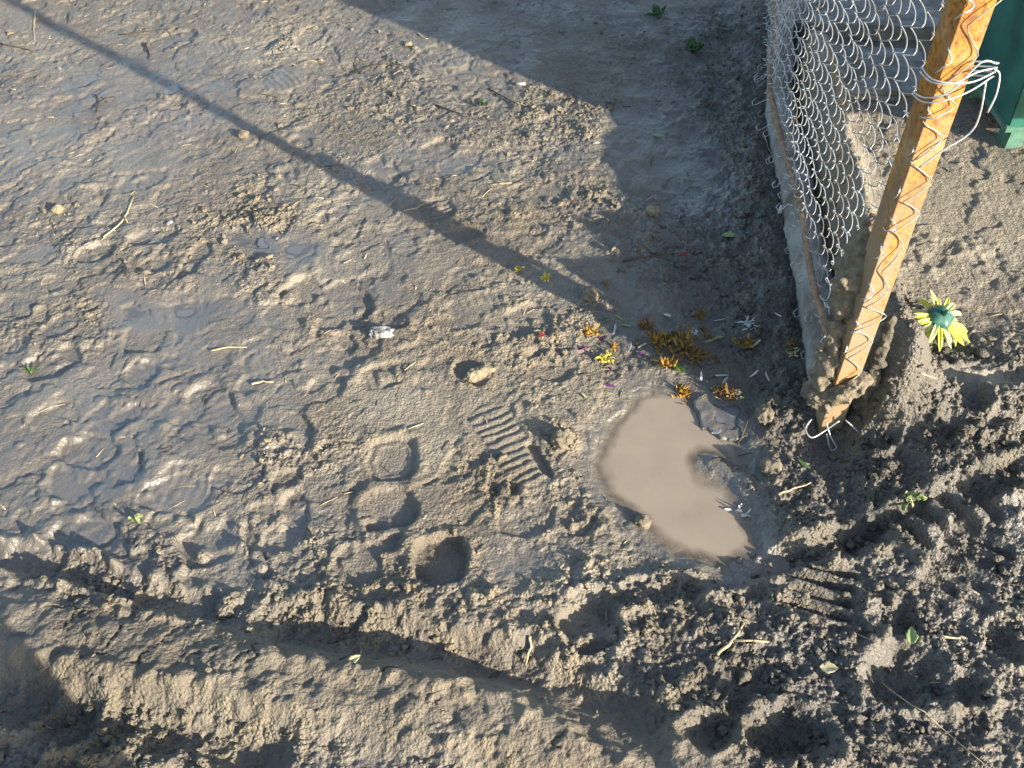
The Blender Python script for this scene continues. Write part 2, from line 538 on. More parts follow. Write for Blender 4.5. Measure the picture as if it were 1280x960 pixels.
footprint((490, 545), (490, 603), 0.082, 0.020, 'ring', 0.010, 3.0, tamp=0.003, seed=1)
footprint((482, 610), (490, 662), 0.088, 0.022, 'none', 0.010, 3.0, tilt=0.5, seed=2)
footprint((548, 668), (556, 735), 0.080, 0.050, 'none', 0.012, 2.6, keep=0.5, seed=3, crumbs=0.5, wet=0)
footprint((600, 505), (682, 612), 0.088, 0.010, 'bars', 0.006, 3.0, pitch=0.016, tamp=0.0045, waist=0.2, seed=4)
footprint((660, 552), (690, 598), 0.020, 0.020, 'none', 0.004, 2.2, seed=5)
footprint((448, 480), (516, 462), 0.060, 0.012, 'bars', 0.008, 2.6, pitch=0.016, tamp=0.002, seed=6)
footprint((395, 402), (432, 400), 0.048, 0.014, 'none', 0.006, 3.2, seed=7)
footprint((434, 402), (460, 398), 0.046, 0.006, 'ribs', 0.003, 3.0, pitch=0.012, tamp=0.0045, seed=8)
footprint((393, 440), (433, 438), 0.022, 0.020, 'none', 0.006, 2.4, seed=9)
footprint((222, 690), (296, 655), 0.090, 0.024, 'none', 0.010, 3.0, tilt=-0.5, wet=0.35, seed=10)
footprint((228, 745), (322, 712), 0.115, 0.017, 'none', 0.008, 3.4, keep=0.45, seed=11, crumbs=0.5)
footprint((200, 628), (270, 612), 0.070, 0.010, 'none', 0.006, 2.8, tilt=-0.6, wet=0.25, seed=12)
footprint((305, 650), (335, 725), 0.026, 0.024, 'none', 0.006, 2.4, seed=13)
footprint((250, 480), (292, 560), 0.075, 0.013, 'bars', 0.007, 2.8, pitch=0.014, tamp=0.002, seed=14)
footprint((160, 300), (222, 292), 0.060, 0.016, 'none', 0.007, 3.0, wet=0.2, seed=15)
footprint((172, 336), (212, 330), 0.045, 0.013, 'none', 0.006, 3.0, wet=0.1, seed=16)
footprint((225, 352), (262, 300), 0.040, 0.016, 'none', 0.006, 2.8, wet=0.1, seed=17)
footprint((352, 640), (385, 630), 0.075, 0.012, 'none', 0.006, 2.8, wet=0.2, seed=18)
footprint((335, 690), (375, 650), 0.060, 0.014, 'none', 0.006, 2.6, wet=0.2, seed=19)
footprint((552, 300), (596, 286), 0.060, 0.012, 'none', 0.006, 2.8, seed=20)
footprint((527, 268), (566, 256), 0.075, 0.008, 'ribs', 0.005, 3.2, pitch=0.014, tamp=0.004, seed=21)
footprint((452, 230), (500, 212), 0.070, 0.008, 'bars', 0.005, 3.0, pitch=0.015, tamp=0.003, seed=22)
footprint((620, 655), (690, 640), 0.070, 0.014, 'none', 0.008, 2.8, keep=0.4, seed=23, crumbs=0.6)
footprint((390, 500), (425, 470), 0.060, 0.010, 'none', 0.005, 2.8, wet=0.2, seed=24)
footprint((425, 720), (470, 690), 0.080, 0.010, 'none', 0.008, 2.6, wet=0.1, seed=25)
footprint((455, 690), (505, 672), 0.030, 0.012, 'none', 0.006, 2.2, wet=0.15, seed=26)
footprint((150, 240), (205, 215), 0.070, 0.010, 'bars', 0.005, 3.0, pitch=0.016, tamp=0.003, seed=27)
footprint((110, 540), (170, 500), 0.080, 0.012, 'bars', 0.006, 3.0, pitch=0.016, tamp=0.003, wet=0.2, seed=28)
footprint((160, 480), (190, 455), 0.060, 0.010, 'bars', 0.005, 3.0, pitch=0.013, tamp=0.003, seed=29)
footprint((30, 470), (100, 440), 0.075, 0.013, 'none', 0.006, 3.0, wet=0.2, seed=30)
footprint((60, 610), (130, 580), 0.085, 0.013, 'none', 0.006, 2.8, wet=0.2, seed=31)
footprint((60, 670), (150, 665), 0.060, 0.018, 'none', 0.008, 2.6, wet=0.3, seed=32)
footprint((700, 655), (740, 640), 0.060, 0.010, 'none', 0.005, 2.6, keep=0.5, seed=33, crumbs=0.7)
footprint((700, 800), (770, 775), 0.085, 0.022, 'none', 0.010, 2.8, keep=0.4, seed=34, crumbs=0.4)
footprint((330, 110), (380, 95), 0.090, 0.010, 'bars', 0.005, 3, pitch=0.016, tamp=0.003, wet=0.2, seed=35)
footprint((200, 55), (245, 42), 0.085, 0.010, 'none', 0.005, 3, wet=0.3, seed=36)
footprint((575, 225), (610, 205), 0.070, 0.010, 'bars', 0.005, 3, pitch=0.015, tamp=0.003, seed=37)
footprint((660, 255), (705, 235), 0.075, 0.010, 'none', 0.005, 3, seed=38)
footprint((70, 110), (120, 95), 0.085, 0.010, 'none', 0.005, 3, wet=0.3, seed=39)
footprint((355, 380), (395, 350), 0.070, 0.012, 'bars', 0.005, 3, pitch=0.015, tamp=0.0025, seed=40)
footprint((560, 395), (640, 375), 0.080, 0.008, 'bars', 0.004, 3, pitch=0.016, tamp=0.003, seed=41)
footprint((0, 340), (70, 310), 0.080, 0.012, 'none', 0.006, 3, wet=0.25, seed=42)
# shallow, older prints without a clear place in the picture
for i in range(34):
    px, py = random.uniform(0, 900), random.uniform(0, 430)
    a = random.uniform(0.2, 1.0); l = random.uniform(18, 40)
    if px > 560 and py > 330: continue
    footprint((px, py), (px + l * math.cos(a) * 1.4, py - l * math.sin(a)), random.uniform(0.05, 0.085), random.uniform(0.004, 0.012),
              random.choice(['none', 'none', 'none', 'none', 'bars']), random.uniform(0.002, 0.006), random.uniform(2.3, 3.2), keep=random.uniform(0.2, 0.6),
              pitch=random.uniform(0.012, 0.017), tamp=0.0025, wet=random.uniform(-0.1, 0.3), seed=100 + i, crumbs=0.4)


for i in range(40):
    px, py = random.uniform(-20, 700), random.uniform(380, 730)
    a = random.uniform(-0.3, 1.2); l = random.uniform(35, 75)
    if px > 420 and py > 480: continue
    footprint((px, py), (px + l * math.cos(a), py - l * math.sin(a) * 0.8), random.uniform(0.065, 0.09), random.uniform(0.006, 0.015),
              random.choice(['none', 'none', 'bars']), random.uniform(0.001, 0.005), random.uniform(2.4, 3.4), keep=random.uniform(0.25, 0.65), tilt=random.uniform(-0.8, 0.8),
              pitch=random.uniform(0.012, 0.018), tamp=0.0022, wet=random.uniform(-0.05, 0.3), seed=200 + i, crumbs=random.uniform(0.3, 0.7))


def lugs(p0, p1, half_px, n_bars, amp, seed):
    """tyre lugs: bars lying across the line p0-p1"""
    a, b = np.array(G(*p0)), np.array(G(*p1))
    c = (a + b) / 2; d = b - a; L = float(np.hypot(*d)) / 2; d = d / (2 * L)
    hw = half_px * CAM_H / (SP + ((p0[1] + p1[1]) / 2 - 480) / FPX * CP) / FPX
    m = max(L, hw) * 1.6
    w = win(c[0] - m, c[0] + m, c[1] - m, c[1] + m)
    x, y = X[w] - c[0], Y[w] - c[1]
    x = x + 0.006 * perlin(X[w] / 0.04, Y[w] / 0.04, 800 + seed)
    u = x * d[0] + y * d[1]; v = -x * d[1] + y * d[0]
    k = sstep(1.05, 0.85, np.abs(u) / L) * sstep(1.1, 0.75, np.abs(v) / hw)
    t = np.sin(u / (2 * L) * n_bars * 2 * math.pi)
    base = at_grid(macro, *c)
    H[w] = H[w] * (1 - 0.7 * k) + base * 0.7 * k + amp * (sstep(-0.2, 0.5, t) - 0.6) * k * (1 + 0.6 * fbm(X[w], Y[w], 0.03, 820 + seed, 2))
    crumb[w] *= 1 - 0.7 * k


lugs((1020, 782), (1030, 712), 42, 4, 0.020, 1)
lugs((1120, 700), (1215, 640), 34, 4, 0.022, 2)
lugs((1175, 760), (1225, 680), 40, 4, 0.010, 3)

H += crumb

# ------------------------------------------------------------------ puddle hollows
PUDDLES = [
    ('main', [(792, 482), (758, 526), (734, 572), (754, 616), (792, 650), (820, 680), (874, 702), (915, 714), (958, 690), (948, 640), (922, 606), (896, 590), (882, 577),
              (890, 568), (912, 582), (946, 586), (934, 540), (908, 510), (884, 494), (850, 480), (815, 476)], 0.022, -0.010),
    ('blue', [(890, 503), (915, 498), (938, 508), (934, 528), (912, 530), (896, 520)], 0.010, -0.006),
    ('upper', [(338, 302), (368, 300), (393, 305), (392, 318), (372, 328), (352, 322)], 0.008, None),
    ('strip', [(278, 290), (305, 288), (330, 298), (336, 310), (316, 308), (290, 302)], 0.007, None),
    ('leftpair', [(150, 386), (166, 376), (188, 388), (192, 402), (172, 408), (156, 402)], 0.008, None),
    ('rightpair', [(204, 384), (228, 376), (256, 378), (252, 392), (236, 403), (212, 398)], 0.008, None),
]
levels = {}
for name, poly, depth, lev in PUDDLES:
    P = [G(*q) for q in poly]
    w, sd = inside_dist(P)
    cx, cy = np.mean([q[0] for q in P]), np.mean([q[1] for q in P])
    if lev is None:
        lev = at_grid(H, cx, cy) - 0.006
    levels[name] = (lev, P)
    bank = sstep(-0.05, 0.0, sd)
    H[w] = H[w] * (1 - bank * 0.8) + (lev + 0.002 - sd.clip(-0.05, 0) * 0.12 + (H[w] - at_grid(macro, cx, cy)) * 0.15) * bank * 0.8
    H[w] = np.where(sd > 0, np.minimum(H[w], lev + 0.001 - depth * sstep(0, 0.05, sd) + 0.0015 * perlin(X[w] / 0.02, Y[w] / 0.02, 901)), H[w])
    H[w] = np.where((sd <= 0) & (sd > -0.03), np.maximum(H[w], lev + 0.0012 + 0.002 * np.clip(perlin(X[w] / 0.015, Y[w] / 0.015, 902), -0.4, 1)), H[w])
    wetA[w] += 0.5 * sstep(-0.035, 0.0, sd)
    gravelly[w] *= 1 - 0.6 * sstep(-0.03, 0, sd)

H = H.astype(np.float32)


def gz(x, y): return at_grid(H, x, y)


def hit(px, py, lift=0.0):
    """the point of the ground seen at a photograph pixel"""
    u, v = (px - 640) / FPX, (py - 480) / FPX
    dr = Vector((u, CP - v * SP, -(SP + v * CP)))
    t = (CAM_H - 0.16) / (SP + v * CP)
    for _ in range(400):
        x, y, z = dr.x * t, dr.y * t, CAM_H + dr.z * t
        if z <= gz(x, y): break
        t += 0.0015
    return Vector((dr.x * t, dr.y * t, gz(dr.x * t, dr.y * t) + lift))


# ------------------------------------------------------------------ materials
def new_mat(name):
    m = bpy.data.materials.new(name); m.use_nodes = True
    nt = m.node_tree
    return m, nt, nt.nodes, nt.links, nt.nodes['Principled BSDF']


def node(N, t, **k):
    n = N.new(t)
    for a, b in k.items():
        setattr(n, a, b)
    return n


def noise_tex(N, L, scale, detail=4, rough=0.55, vec=None):
    n = N.new('ShaderNodeTexNoise')
    n.inputs['Scale'].default_value = scale; n.inputs['Detail'].default_value = detail; n.inputs['Roughness'].default_value = rough
    if vec is not None: L.new(vec, n.inputs['Vector'])
    return n


def ramp(N, L, src, stops):
    r = N.new('ShaderNodeValToRGB')
    e = r.color_ramp.elements
    while len(e) < len(stops): e.new(0.5)
    for i, (p, c) in enumerate(stops):
        e[i].position = p; e[i].color = (c, c, c, 1) if not hasattr(c, '__len__') else (*c, 1)
    L.new(src, r.inputs[0])
    return r


def mix(N, L, fac, a, b, mode='MIX'):
    n = N.new('ShaderNodeMix'); n.data_type = 'RGBA'; n.blend_type = mode
    for s, v in ((n.inputs[0], fac), (n.inputs[6], a), (n.inputs[7], b)):
        if hasattr(v, 'is_output'): L.new(v, s)
        else: s.default_value = v if not hasattr(v, '__len__') else ((*v, 1) if len(v) == 3 else v)
    return n.outputs[2]


def fmath(N, L, op, a, b=None, clamp=False):
    n = N.new('ShaderNodeMath'); n.operation = op; n.use_clamp = clamp
    for i, v in enumerate((a, b)):
        if v is None: continue
        if hasattr(v, 'is_output'): L.new(v, n.inputs[i])
        else: n.inputs[i].default_value = v
    return n.outputs[0]


def mud_material():
    m, nt, N, L, bs = new_mat('mud')
    pos = node(N, 'ShaderNodeNewGeometry').outputs['Position']
    def attr(a):
        n = N.new('ShaderNodeAttribute'); n.attribute_name = a
        return n.outputs['Fac']
    wet, dk, pl, grv = attr('wet'), attr('dark'), attr('pale'), attr('grain')
    n1 = noise_tex(N, L, 9, 5, 0.6, pos); n2 = noise_tex(N, L, 55, 5, 0.65, pos); n3 = noise_tex(N, L, 260, 3, 0.6, pos)
    base = mix(N, L, ramp(N, L, n1.outputs[0], [(0.32, 0.0), (0.68, 1.0)]).outputs[0], (0.160, 0.134, 0.102), (0.230, 0.192, 0.143))
    base = mix(N, L, ramp(N, L, n2.outputs[0], [(0.35, 0.0), (0.7, 0.55)]).outputs[0], base, (0.135, 0.112, 0.086))
    dry = fmath(N, L, 'MULTIPLY', grv, fmath(N, L, 'SUBTRACT', 1.1, wet), True)
    base = mix(N, L, fmath(N, L, 'MULTIPLY', dry, 0.8, True), base, (0.285, 0.232, 0.142))
    base = mix(N, L, fmath(N, L, 'MULTIPLY', pl, 0.85, True), base, (0.35, 0.31, 0.235))
    base = mix(N, L, fmath(N, L, 'MULTIPLY', wet, 0.58, True), base, (0.124, 0.119, 0.111))
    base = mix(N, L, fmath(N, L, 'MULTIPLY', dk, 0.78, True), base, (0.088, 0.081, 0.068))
    # specks of grit and straw dust
    sp = ramp(N, L, n3.outputs[0], [(0.63, 0.0), (0.72, 0.5)])
    base = mix(N, L, sp.outputs[0], base, (0.36, 0.31, 0.22))
    L.new(base, bs.inputs['Base Color'])
    rgh = fmath(N, L, 'SUBTRACT', 0.88, fmath(N, L, 'MULTIPLY', wet, 0.74))
    rgh = fmath(N, L, 'ADD', rgh, fmath(N, L, 'MULTIPLY', fmath(N, L, 'SUBTRACT', n2.outputs[0], 0.5), 0.5), True)
    rgh = fmath(N, L, 'MAXIMUM', rgh, 0.17)
    L.new(rgh, bs.inputs['Roughness'])
    L.new(fmath(N, L, 'ADD', 0.4, fmath(N, L, 'MULTIPLY', wet, 0.6)), bs.inputs['Specular IOR Level'])
    v = N.new('ShaderNodeTexVoronoi'); v.inputs['Scale'].default_value = 190; L.new(pos, v.inputs['Vector'])
    grain_h = fmath(N, L, 'MULTIPLY', fmath(N, L, 'SUBTRACT', 0.7, v.outputs['Distance']), fmath(N, L, 'ADD', fmath(N, L, 'MULTIPLY', grv, 1.2), 0.25))
    hsum = fmath(N, L, 'ADD', fmath(N, L, 'MULTIPLY', n3.outputs[0], 0.9), fmath(N, L, 'ADD', grain_h, fmath(N, L, 'MULTIPLY', n2.outputs[0], 1.4)))
    b = N.new('ShaderNodeBump'); b.inputs['Distance'].default_value = 0.0045
    L.new(fmath(N, L, 'SUBTRACT', 0.95, fmath(N, L, 'MULTIPLY', wet, 0.55), True), b.inputs['Strength'])
    L.new(hsum, b.inputs['Height']); L.new(b.outputs[0], bs.inputs['Normal'])
    return m


MUD = mud_material()


def plain(name, c1, c2, rough=0.7, scale=60, bump=0.3, metal=0.0, dist=0.001, spec=0.4, sub=None, lo=0.35, hi=0.65, trans=0.0):
    m, nt, N, L, bs = new_mat(name)
    tc = node(N, 'ShaderNodeTexCoord').outputs['Object']
    n = noise_tex(N, L, scale, 5, 0.6, tc)
    L.new(mix(N, L, ramp(N, L, n.outputs[0], [(lo, 0.0), (hi, 1.0)]).outputs[0], c1, c2), bs.inputs['Base Color'])
    bs.inputs['Roughness'].default_value = rough; bs.inputs['Metallic'].default_value = metal
    bs.inputs['Specular IOR Level'].default_value = spec
    if bump:
        b = N.new('ShaderNodeBump'); b.inputs['Strength'].default_value = bump; b.inputs['Distance'].default_value = dist
        n2 = noise_tex(N, L, scale * 4, 4, 0.6, tc)
        L.new(n2.outputs[0], b.inputs['Height']); L.new(b.outputs[0], bs.inputs['Normal'])
    if trans:
        t = N.new('ShaderNodeBsdfTranslucent'); L.new(bs.inputs['Base Color'].links[0].from_socket, t.inputs[0])
        ms = N.new('ShaderNodeMixShader'); ms.inputs[0].default_value = trans
        L.new(bs.outputs[0], ms.inputs[1]); L.new(t.outputs[0], ms.inputs[2]); L.new(ms.outputs[0], N['Material Output'].inputs[0])
    return m


def lump_mat(name, c1, c2):
    return plain(name, c1, c2, 0.9, 90, 1.0, 0, 0.003, 0.3)


CLOD = lump_mat('dry_mud', (0.13, 0.112, 0.085), (0.25, 0.208, 0.145))
CLOD_DARK = lump_mat('dark_mud', (0.075, 0.068, 0.056), (0.15, 0.13, 0.10))
CLOD_PALE = lump_mat('pale_mud', (0.20, 0.17, 0.115), (0.33, 0.28, 0.18))

# ------------------------------------------------------------------ the ground sheet
co = np.stack([X, Y, H], -1).reshape(-1, 3).astype(np.float32)
idx = np.arange(NX * NY, dtype=np.int32).reshape(NY, NX)
quads = np.stack([idx[:-1, :-1], idx[:-1, 1:], idx[1:, 1:], idx[1:, :-1]], -1).reshape(-1, 4)
me = bpy.data.meshes.new('ground')
me.vertices.add(len(co)); me.vertices.foreach_set('co', co.ravel())
me.loops.add(quads.size); me.loops.foreach_set('vertex_index', quads.ravel())
me.polygons.add(len(quads)); me.polygons.foreach_set('loop_start', np.arange(0, quads.size, 4, dtype=np.int32))
me.polygons.foreach_set('loop_total', np.full(len(quads), 4, np.int32))
me.update(calc_edges=True)
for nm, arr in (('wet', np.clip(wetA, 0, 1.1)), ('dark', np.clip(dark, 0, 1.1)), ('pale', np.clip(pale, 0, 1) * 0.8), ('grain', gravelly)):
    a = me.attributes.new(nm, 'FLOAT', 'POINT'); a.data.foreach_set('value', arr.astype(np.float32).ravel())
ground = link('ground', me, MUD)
tag(ground, 'trampled wet brown mud covered with footprints and wheel ruts', 'ground', kind='structure')


# ------------------------------------------------------------------ puddles
def water_material(name, c, rough, clear):
    m, nt, N, L, bs = new_mat(name)
    pos = node(N, 'ShaderNodeNewGeometry').outputs['Position']
    n = noise_tex(N, L, 11, 5, 0.6, pos)
    L.new(mix(N, L, ramp(N, L, n.outputs[0], [(0.3, 0.0), (0.7, 1.0)]).outputs[0], [q * 0.86 for q in c], [q * 1.08 for q in c]), bs.inputs['Base Color'])
    bs.inputs['Roughness'].default_value = rough
    bs.inputs['IOR'].default_value = 1.33
    a = N.new('ShaderNodeAttribute'); a.attribute_name = 'depth'
    L.new(ramp(N, L, fmath(N, L, 'MULTIPLY', a.outputs['Fac'], 1.0), [(0.0, 0.16), (clear, 1.0)]).outputs[0], bs.inputs['Alpha'])
    b = N.new('ShaderNodeBump'); b.inputs['Strength'].default_value = 0.05; b.inputs['Distance'].default_value = 0.002
    n2 = noise_tex(N, L, 30, 2, 0.5, pos); L.new(n2.outputs[0], b.inputs['Height']); L.new(b.outputs[0], bs.inputs['Normal'])
    return m


MILKY = water_material('milky_water', (0.305, 0.250, 0.190), 0.04, 0.68)
FILM = water_material('thin_water', (0.155, 0.162, 0.175), 0.05, 0.25)  # bluish sky reflection put into the base colour
PLAB = {
    'main': 'large milky brown puddle beside the foot of the rusty post',
    'blue': 'small blue puddle between withered flowers and the kerb',
    'upper': 'small bluish puddle at the upper left, right of its neighbour',
    'strip': 'narrow bluish strip of water left of the small upper puddle',
    'leftpair': 'left one of two small bluish puddles side by side',
    'rightpair': 'right one of two small bluish puddles side by side',
}
for name, poly, depth, lev in PUDDLES:
    lev, P = levels[name]
    P = np.array(P)
    st = 0.005
    gx = np.arange(P[:, 0].min() - 0.03, P[:, 0].max() + 0.03, st); gy = np.arange(P[:, 1].min() - 0.03, P[:, 1].max() + 0.03, st)
    hh = np.array([[gz(a, b) for a in gx] for b in gy])
    ok = (hh < lev + 0.0015) & (poly_sd(P, *np.meshgrid(gx, gy)) > -0.022)
    cen = np.array([[P[:, 0].mean(), P[:, 1].mean()]])
    V, F, D, ids = [], [], [], {}
    def vid(j, i):
        if (j, i) not in ids:
            ids[(j, i)] = len(V); V.append((gx[i], gy[j], lev)); D.append(max(lev - hh[j, i], 0) / max(depth, 0.008))
        return ids[(j, i)]
    for j in range(len(gy) - 1):
        for i in range(len(gx) - 1):
            if ok[j:j + 2, i:i + 2].any():
                F.append((vid(j, i), vid(j, i + 1), vid(j + 1, i + 1), vid(j + 1, i)))
    pm = mesh_py('puddle', V, F)
    a = pm.attributes.new('depth', 'FLOAT', 'POINT'); a.data.foreach_set('value', np.array(D, np.float32))
    o = link('puddle', pm, MILKY if name == 'main' else FILM)
    tag(o, PLAB[name], 'puddle', kind='structure')

# ------------------------------------------------------------------ loose crumbs of mud (uncountable)
def ico(sub):
    bm = bmesh.new(); bmesh.ops.create_icosphere(bm, subdivisions=sub, radius=1.0)
    v = np.array([q.co[:] for q in bm.verts]); f = np.array([[q.index for q in t.verts] for t in bm.faces]); bm.free()
    return v, f


def noise3(v, s, seed):
    return perlin(v[:, 0] / s + 3 * v[:, 2], v[:, 1] / s + seed * 3.7, seed) + perlin(v[:, 1] / s - 2 * v[:, 0], v[:, 2] / s + seed * 1.3, seed + 5)


iv, ifc = ico(2)
wgt = (mF * 0.35 + mM * 0.9 + mL * 1.1) * gravelly
wj = [np.searchsorted(ys, 0.35), np.searchsorted(ys, 2.95)]; wi = [np.searchsorted(xs, -1.6), np.searchsorted(xs, 1.6)]
sub = wgt[wj[0]:wj[1], wi[0]:wi[1]].astype(np.float64)
cellw = sub * np.gradient(ys)[wj[0]:wj[1], None]
cdf = np.cumsum(cellw.ravel()); cdf /= cdf[-1]
NC = 4200
pick = np.searchsorted(cdf, rng.random(NC))
pj, pi_ = np.unravel_index(pick, sub.shape)
AV, AF = [], []
variants = []
for k in range(12):
    q = iv * (1 + 0.45 * noise3(iv, 0.9, 40 + k)[:, None] + 0.28 * noise3(iv, 0.45, 60 + k)[:, None])
    variants.append(q)
for n in range(NC):
    x, y = xs[wi[0] + pi_[n]] + rng.uniform(-.002, .002), ys[wj[0] + pj[n]]
    if abs(x - kerb_x(y)) < 0.03 and y > 1.05: continue
    s = 0.0018 + 0.0052 * rng.random() ** 3.5
    if sub[pj[n], pi_[n]] > 0.55 and rng.random() < 0.12: s *= 1.5
    q = variants[n % 12] * (s * rng.uniform(0.6, 1.4, 3) * (1, 1, 0.75))
    a = rng.uniform(0, 6.28); c_, s_ = math.cos(a), math.sin(a)
    q = np.stack([q[:, 0] * c_ - q[:, 1] * s_, q[:, 0] * s_ + q[:, 1] * c_, q[:, 2]], -1) + (x, y, gz(x, y) + s * 0.25)
    AF.append(ifc + len(AV) * len(iv)); AV.append(q)
cv = np.concatenate(AV).astype(np.float32); cf = np.concatenate(AF).astype(np.int32)
me = bpy.data.meshes.new('mud_crumbs')
me.vertices.add(len(cv)); me.vertices.foreach_set('co', cv.ravel())
me.loops.add(cf.size); me.loops.foreach_set('vertex_index', cf.ravel())
me.polygons.add(len(cf)); me.polygons.foreach_set('loop_start', np.arange(0, cf.size, 3, dtype=np.int32))
me.polygons.foreach_set('loop_total', np.full(len(cf), 3, np.int32)); me.update(calc_edges=True)
# crumbs take the soil they lie on
vx = np.clip(np.searchsorted(xs, cv[:, 0]), 0, NX - 1); vy = np.clip(np.searchsorted(ys, cv[:, 1]), 0, NY - 1)
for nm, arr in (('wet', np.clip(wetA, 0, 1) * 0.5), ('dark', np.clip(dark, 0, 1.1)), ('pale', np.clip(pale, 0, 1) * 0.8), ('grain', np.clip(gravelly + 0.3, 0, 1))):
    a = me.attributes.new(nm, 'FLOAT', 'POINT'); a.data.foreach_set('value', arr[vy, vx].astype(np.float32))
o = link('mud_crumbs', me, MUD)
tag(o, 'small crumbs of mud strewn over the trampled ground', 'mud', kind='stuff')

# ------------------------------------------------------------------ kerb
CONC = plain('concrete', (0.20, 0.20, 0.19), (0.34, 0.34, 0.32), 0.85, 30, 0.6, 0, 0.002, 0.3)
MUDDY = plain('muddy_concrete', (0.14, 0.125, 0.10), (0.33, 0.32, 0.30), 0.85, 14, 0.7, 0, 0.003, 0.3)
V, F = [], []
ysk = np.linspace(1.075, 2.75, 120)
prof = [(-0.010, -0.12), (-0.010, 0.0), (-0.007, 0.062), (0.001, 0.080), (0.014, 0.088), (0.034, 0.086), (0.046, 0.076), (0.052, 0.04), (0.052, -0.12)]
for i, y in enumerate(ysk):
    wv = 0.006 * perlin(np.array([y / 0.2]), np.array([0.3]), 5)[0]
    for j, (dx, z) in enumerate(prof):
        nn = 0.004 * perlin(np.array([y / 0.035]), np.array([j * 0.7]), 6)[0]
        top = 1.0 if z > 0.02 else 0
        V.append((kerb_x(y) + dx + wv + nn * 0.6, y, z + top * (nn + 0.010 * perlin(np.array([y / 0.15]), np.array([1.7]), 8)[0])))
m_ = len(prof)
for i in range(len(ysk) - 1):
    for j in range(m_ - 1):
        F.append((i * m_ + j, i * m_ + j + 1, (i + 1) * m_ + j + 1, (i + 1) * m_ + j))
F.append(tuple(range(m_))); F.append(tuple((len(ysk) - 1) * m_ + j for j in range(m_))[::-1])
o = link('concrete_kerb', mesh_py('concrete_kerb', V, F), MUDDY)
tag(o, 'low grey concrete kerb running under the chain link fence', 'kerb')

# ------------------------------------------------------------------ chain link fence
WIRE = plain('galvanised_wire', (0.44, 0.44, 0.43), (0.66, 0.66, 0.65), 0.45, 40, 0, 0.55, spec=0.5)
WIRE_MUD = plain('dull_wire', (0.26, 0.24, 0.20), (0.46, 0.44, 0.41), 0.55, 40, 0, 0.4, spec=0.5)


def post_material():
    m, nt, N, L, bs = new_mat('rusty_orange_paint')
    tc = node(N, 'ShaderNodeTexCoord').outputs['Object']
    mp = N.new('ShaderNodeMapping'); mp.inputs['Scale'].default_value = (1, 1, 0.22); L.new(tc, mp.inputs[0])
    n1 = noise_tex(N, L, 55, 6, 0.68, mp.outputs[0]); n2 = noise_tex(N, L, 130, 4, 0.6, tc); n3 = noise_tex(N, L, 16, 4, 0.6, tc)
    c = mix(N, L, ramp(N, L, n1.outputs[0], [(0.40, 0.0), (0.62, 1.0)]).outputs[0], (0.46, 0.205, 0.028), (0.27, 0.125, 0.04))
    c = mix(N, L, ramp(N, L, n2.outputs[0], [(0.48, 0.0), (0.64, 0.9)]).outputs[0], c, (0.17, 0.07, 0.025))
    c = mix(N, L, ramp(N, L, n3.outputs[0], [(0.50, 0.0), (0.68, 0.55)]).outputs[0], c, (0.46, 0.33, 0.17))
    sx = N.new('ShaderNodeSeparateXYZ'); L.new(tc, sx.inputs[0])
    lo = fmath(N, L, 'SUBTRACT', fmath(N, L, 'ADD', 0.50, fmath(N, L, 'MULTIPLY', n3.outputs[0], 0.25)), sx.outputs[2])
    lo = fmath(N, L, 'MULTIPLY', lo, 4.0, True)
    mud = fmath(N, L, 'MULTIPLY', lo, ramp(N, L, n1.outputs[0], [(0.34, 0.0), (0.50, 0.9)]).outputs[0], True)
    c = mix(N, L, mud, c, (0.27, 0.215, 0.14))
    L.new(c, bs.inputs['Base Color'])
    bs.inputs['Roughness'].default_value = 0.75; bs.inputs['Specular IOR Level'].default_value = 0.25
    b = N.new('ShaderNodeBump'); b.inputs['Strength'].default_value = 0.9; b.inputs['Distance'].default_value = 0.002
    L.new(n2.outputs[0], b.inputs['Height']); L.new(b.outputs[0], bs.inputs['Normal'])
    return m


POST = post_material()
RUST = plain('rusty_steel', (0.20, 0.10, 0.05), (0.34, 0.25, 0.17), 0.8, 60, 0.6, 0, 0.001, 0.3)

px0, py0 = 0.508, 1.045                          # corner of the angle post nearest the camera
fence = empty('chain_link_fence', (px0, py0, 0))
tag(fence, 'sagging chain link fence on an orange rusty angle post', 'fence')
fo = Vector((px0, py0, 0))
# L section: front flange along +x, side flange along +y
LEAN = -0.006
fl, th = 0.038, 0.0045
fa = R(9)                                         # the post stands slightly turned towards the sun
sec = [(0, 0), (fl, 0), (fl, th), (th, th), (th, fl), (0, fl)]
V, F = [], []
zs_ = np.linspace(-0.15, 1.42, 60)
for z in zs_:
    for (a, b) in sec:
        xx, yy = a * math.cos(fa) - b * math.sin(fa), a * math.sin(fa) + b * math.cos(fa)
        V.append((xx + LEAN * z, yy, z))
for i in range(len(zs_) - 1):
    for j in range(6):
        F.append((i * 6 + j, i * 6 + (j + 1) % 6, (i + 1) * 6 + (j + 1) % 6, (i + 1) * 6 + j))
F.append((5, 4, 3, 2, 1, 0)); F.append(tuple((len(zs_) - 1) * 6 + j for j in range(6)))
post = link('post', mesh_py('post', V, F), POST, fence, smooth=False)
bv = post.modifiers.new('edge', 'BEVEL'); bv.width = 0.0012; bv.segments = 2; bv.limit_method = 'ANGLE'
post['label'] = 'orange rusty angle iron post with mud on its foot'


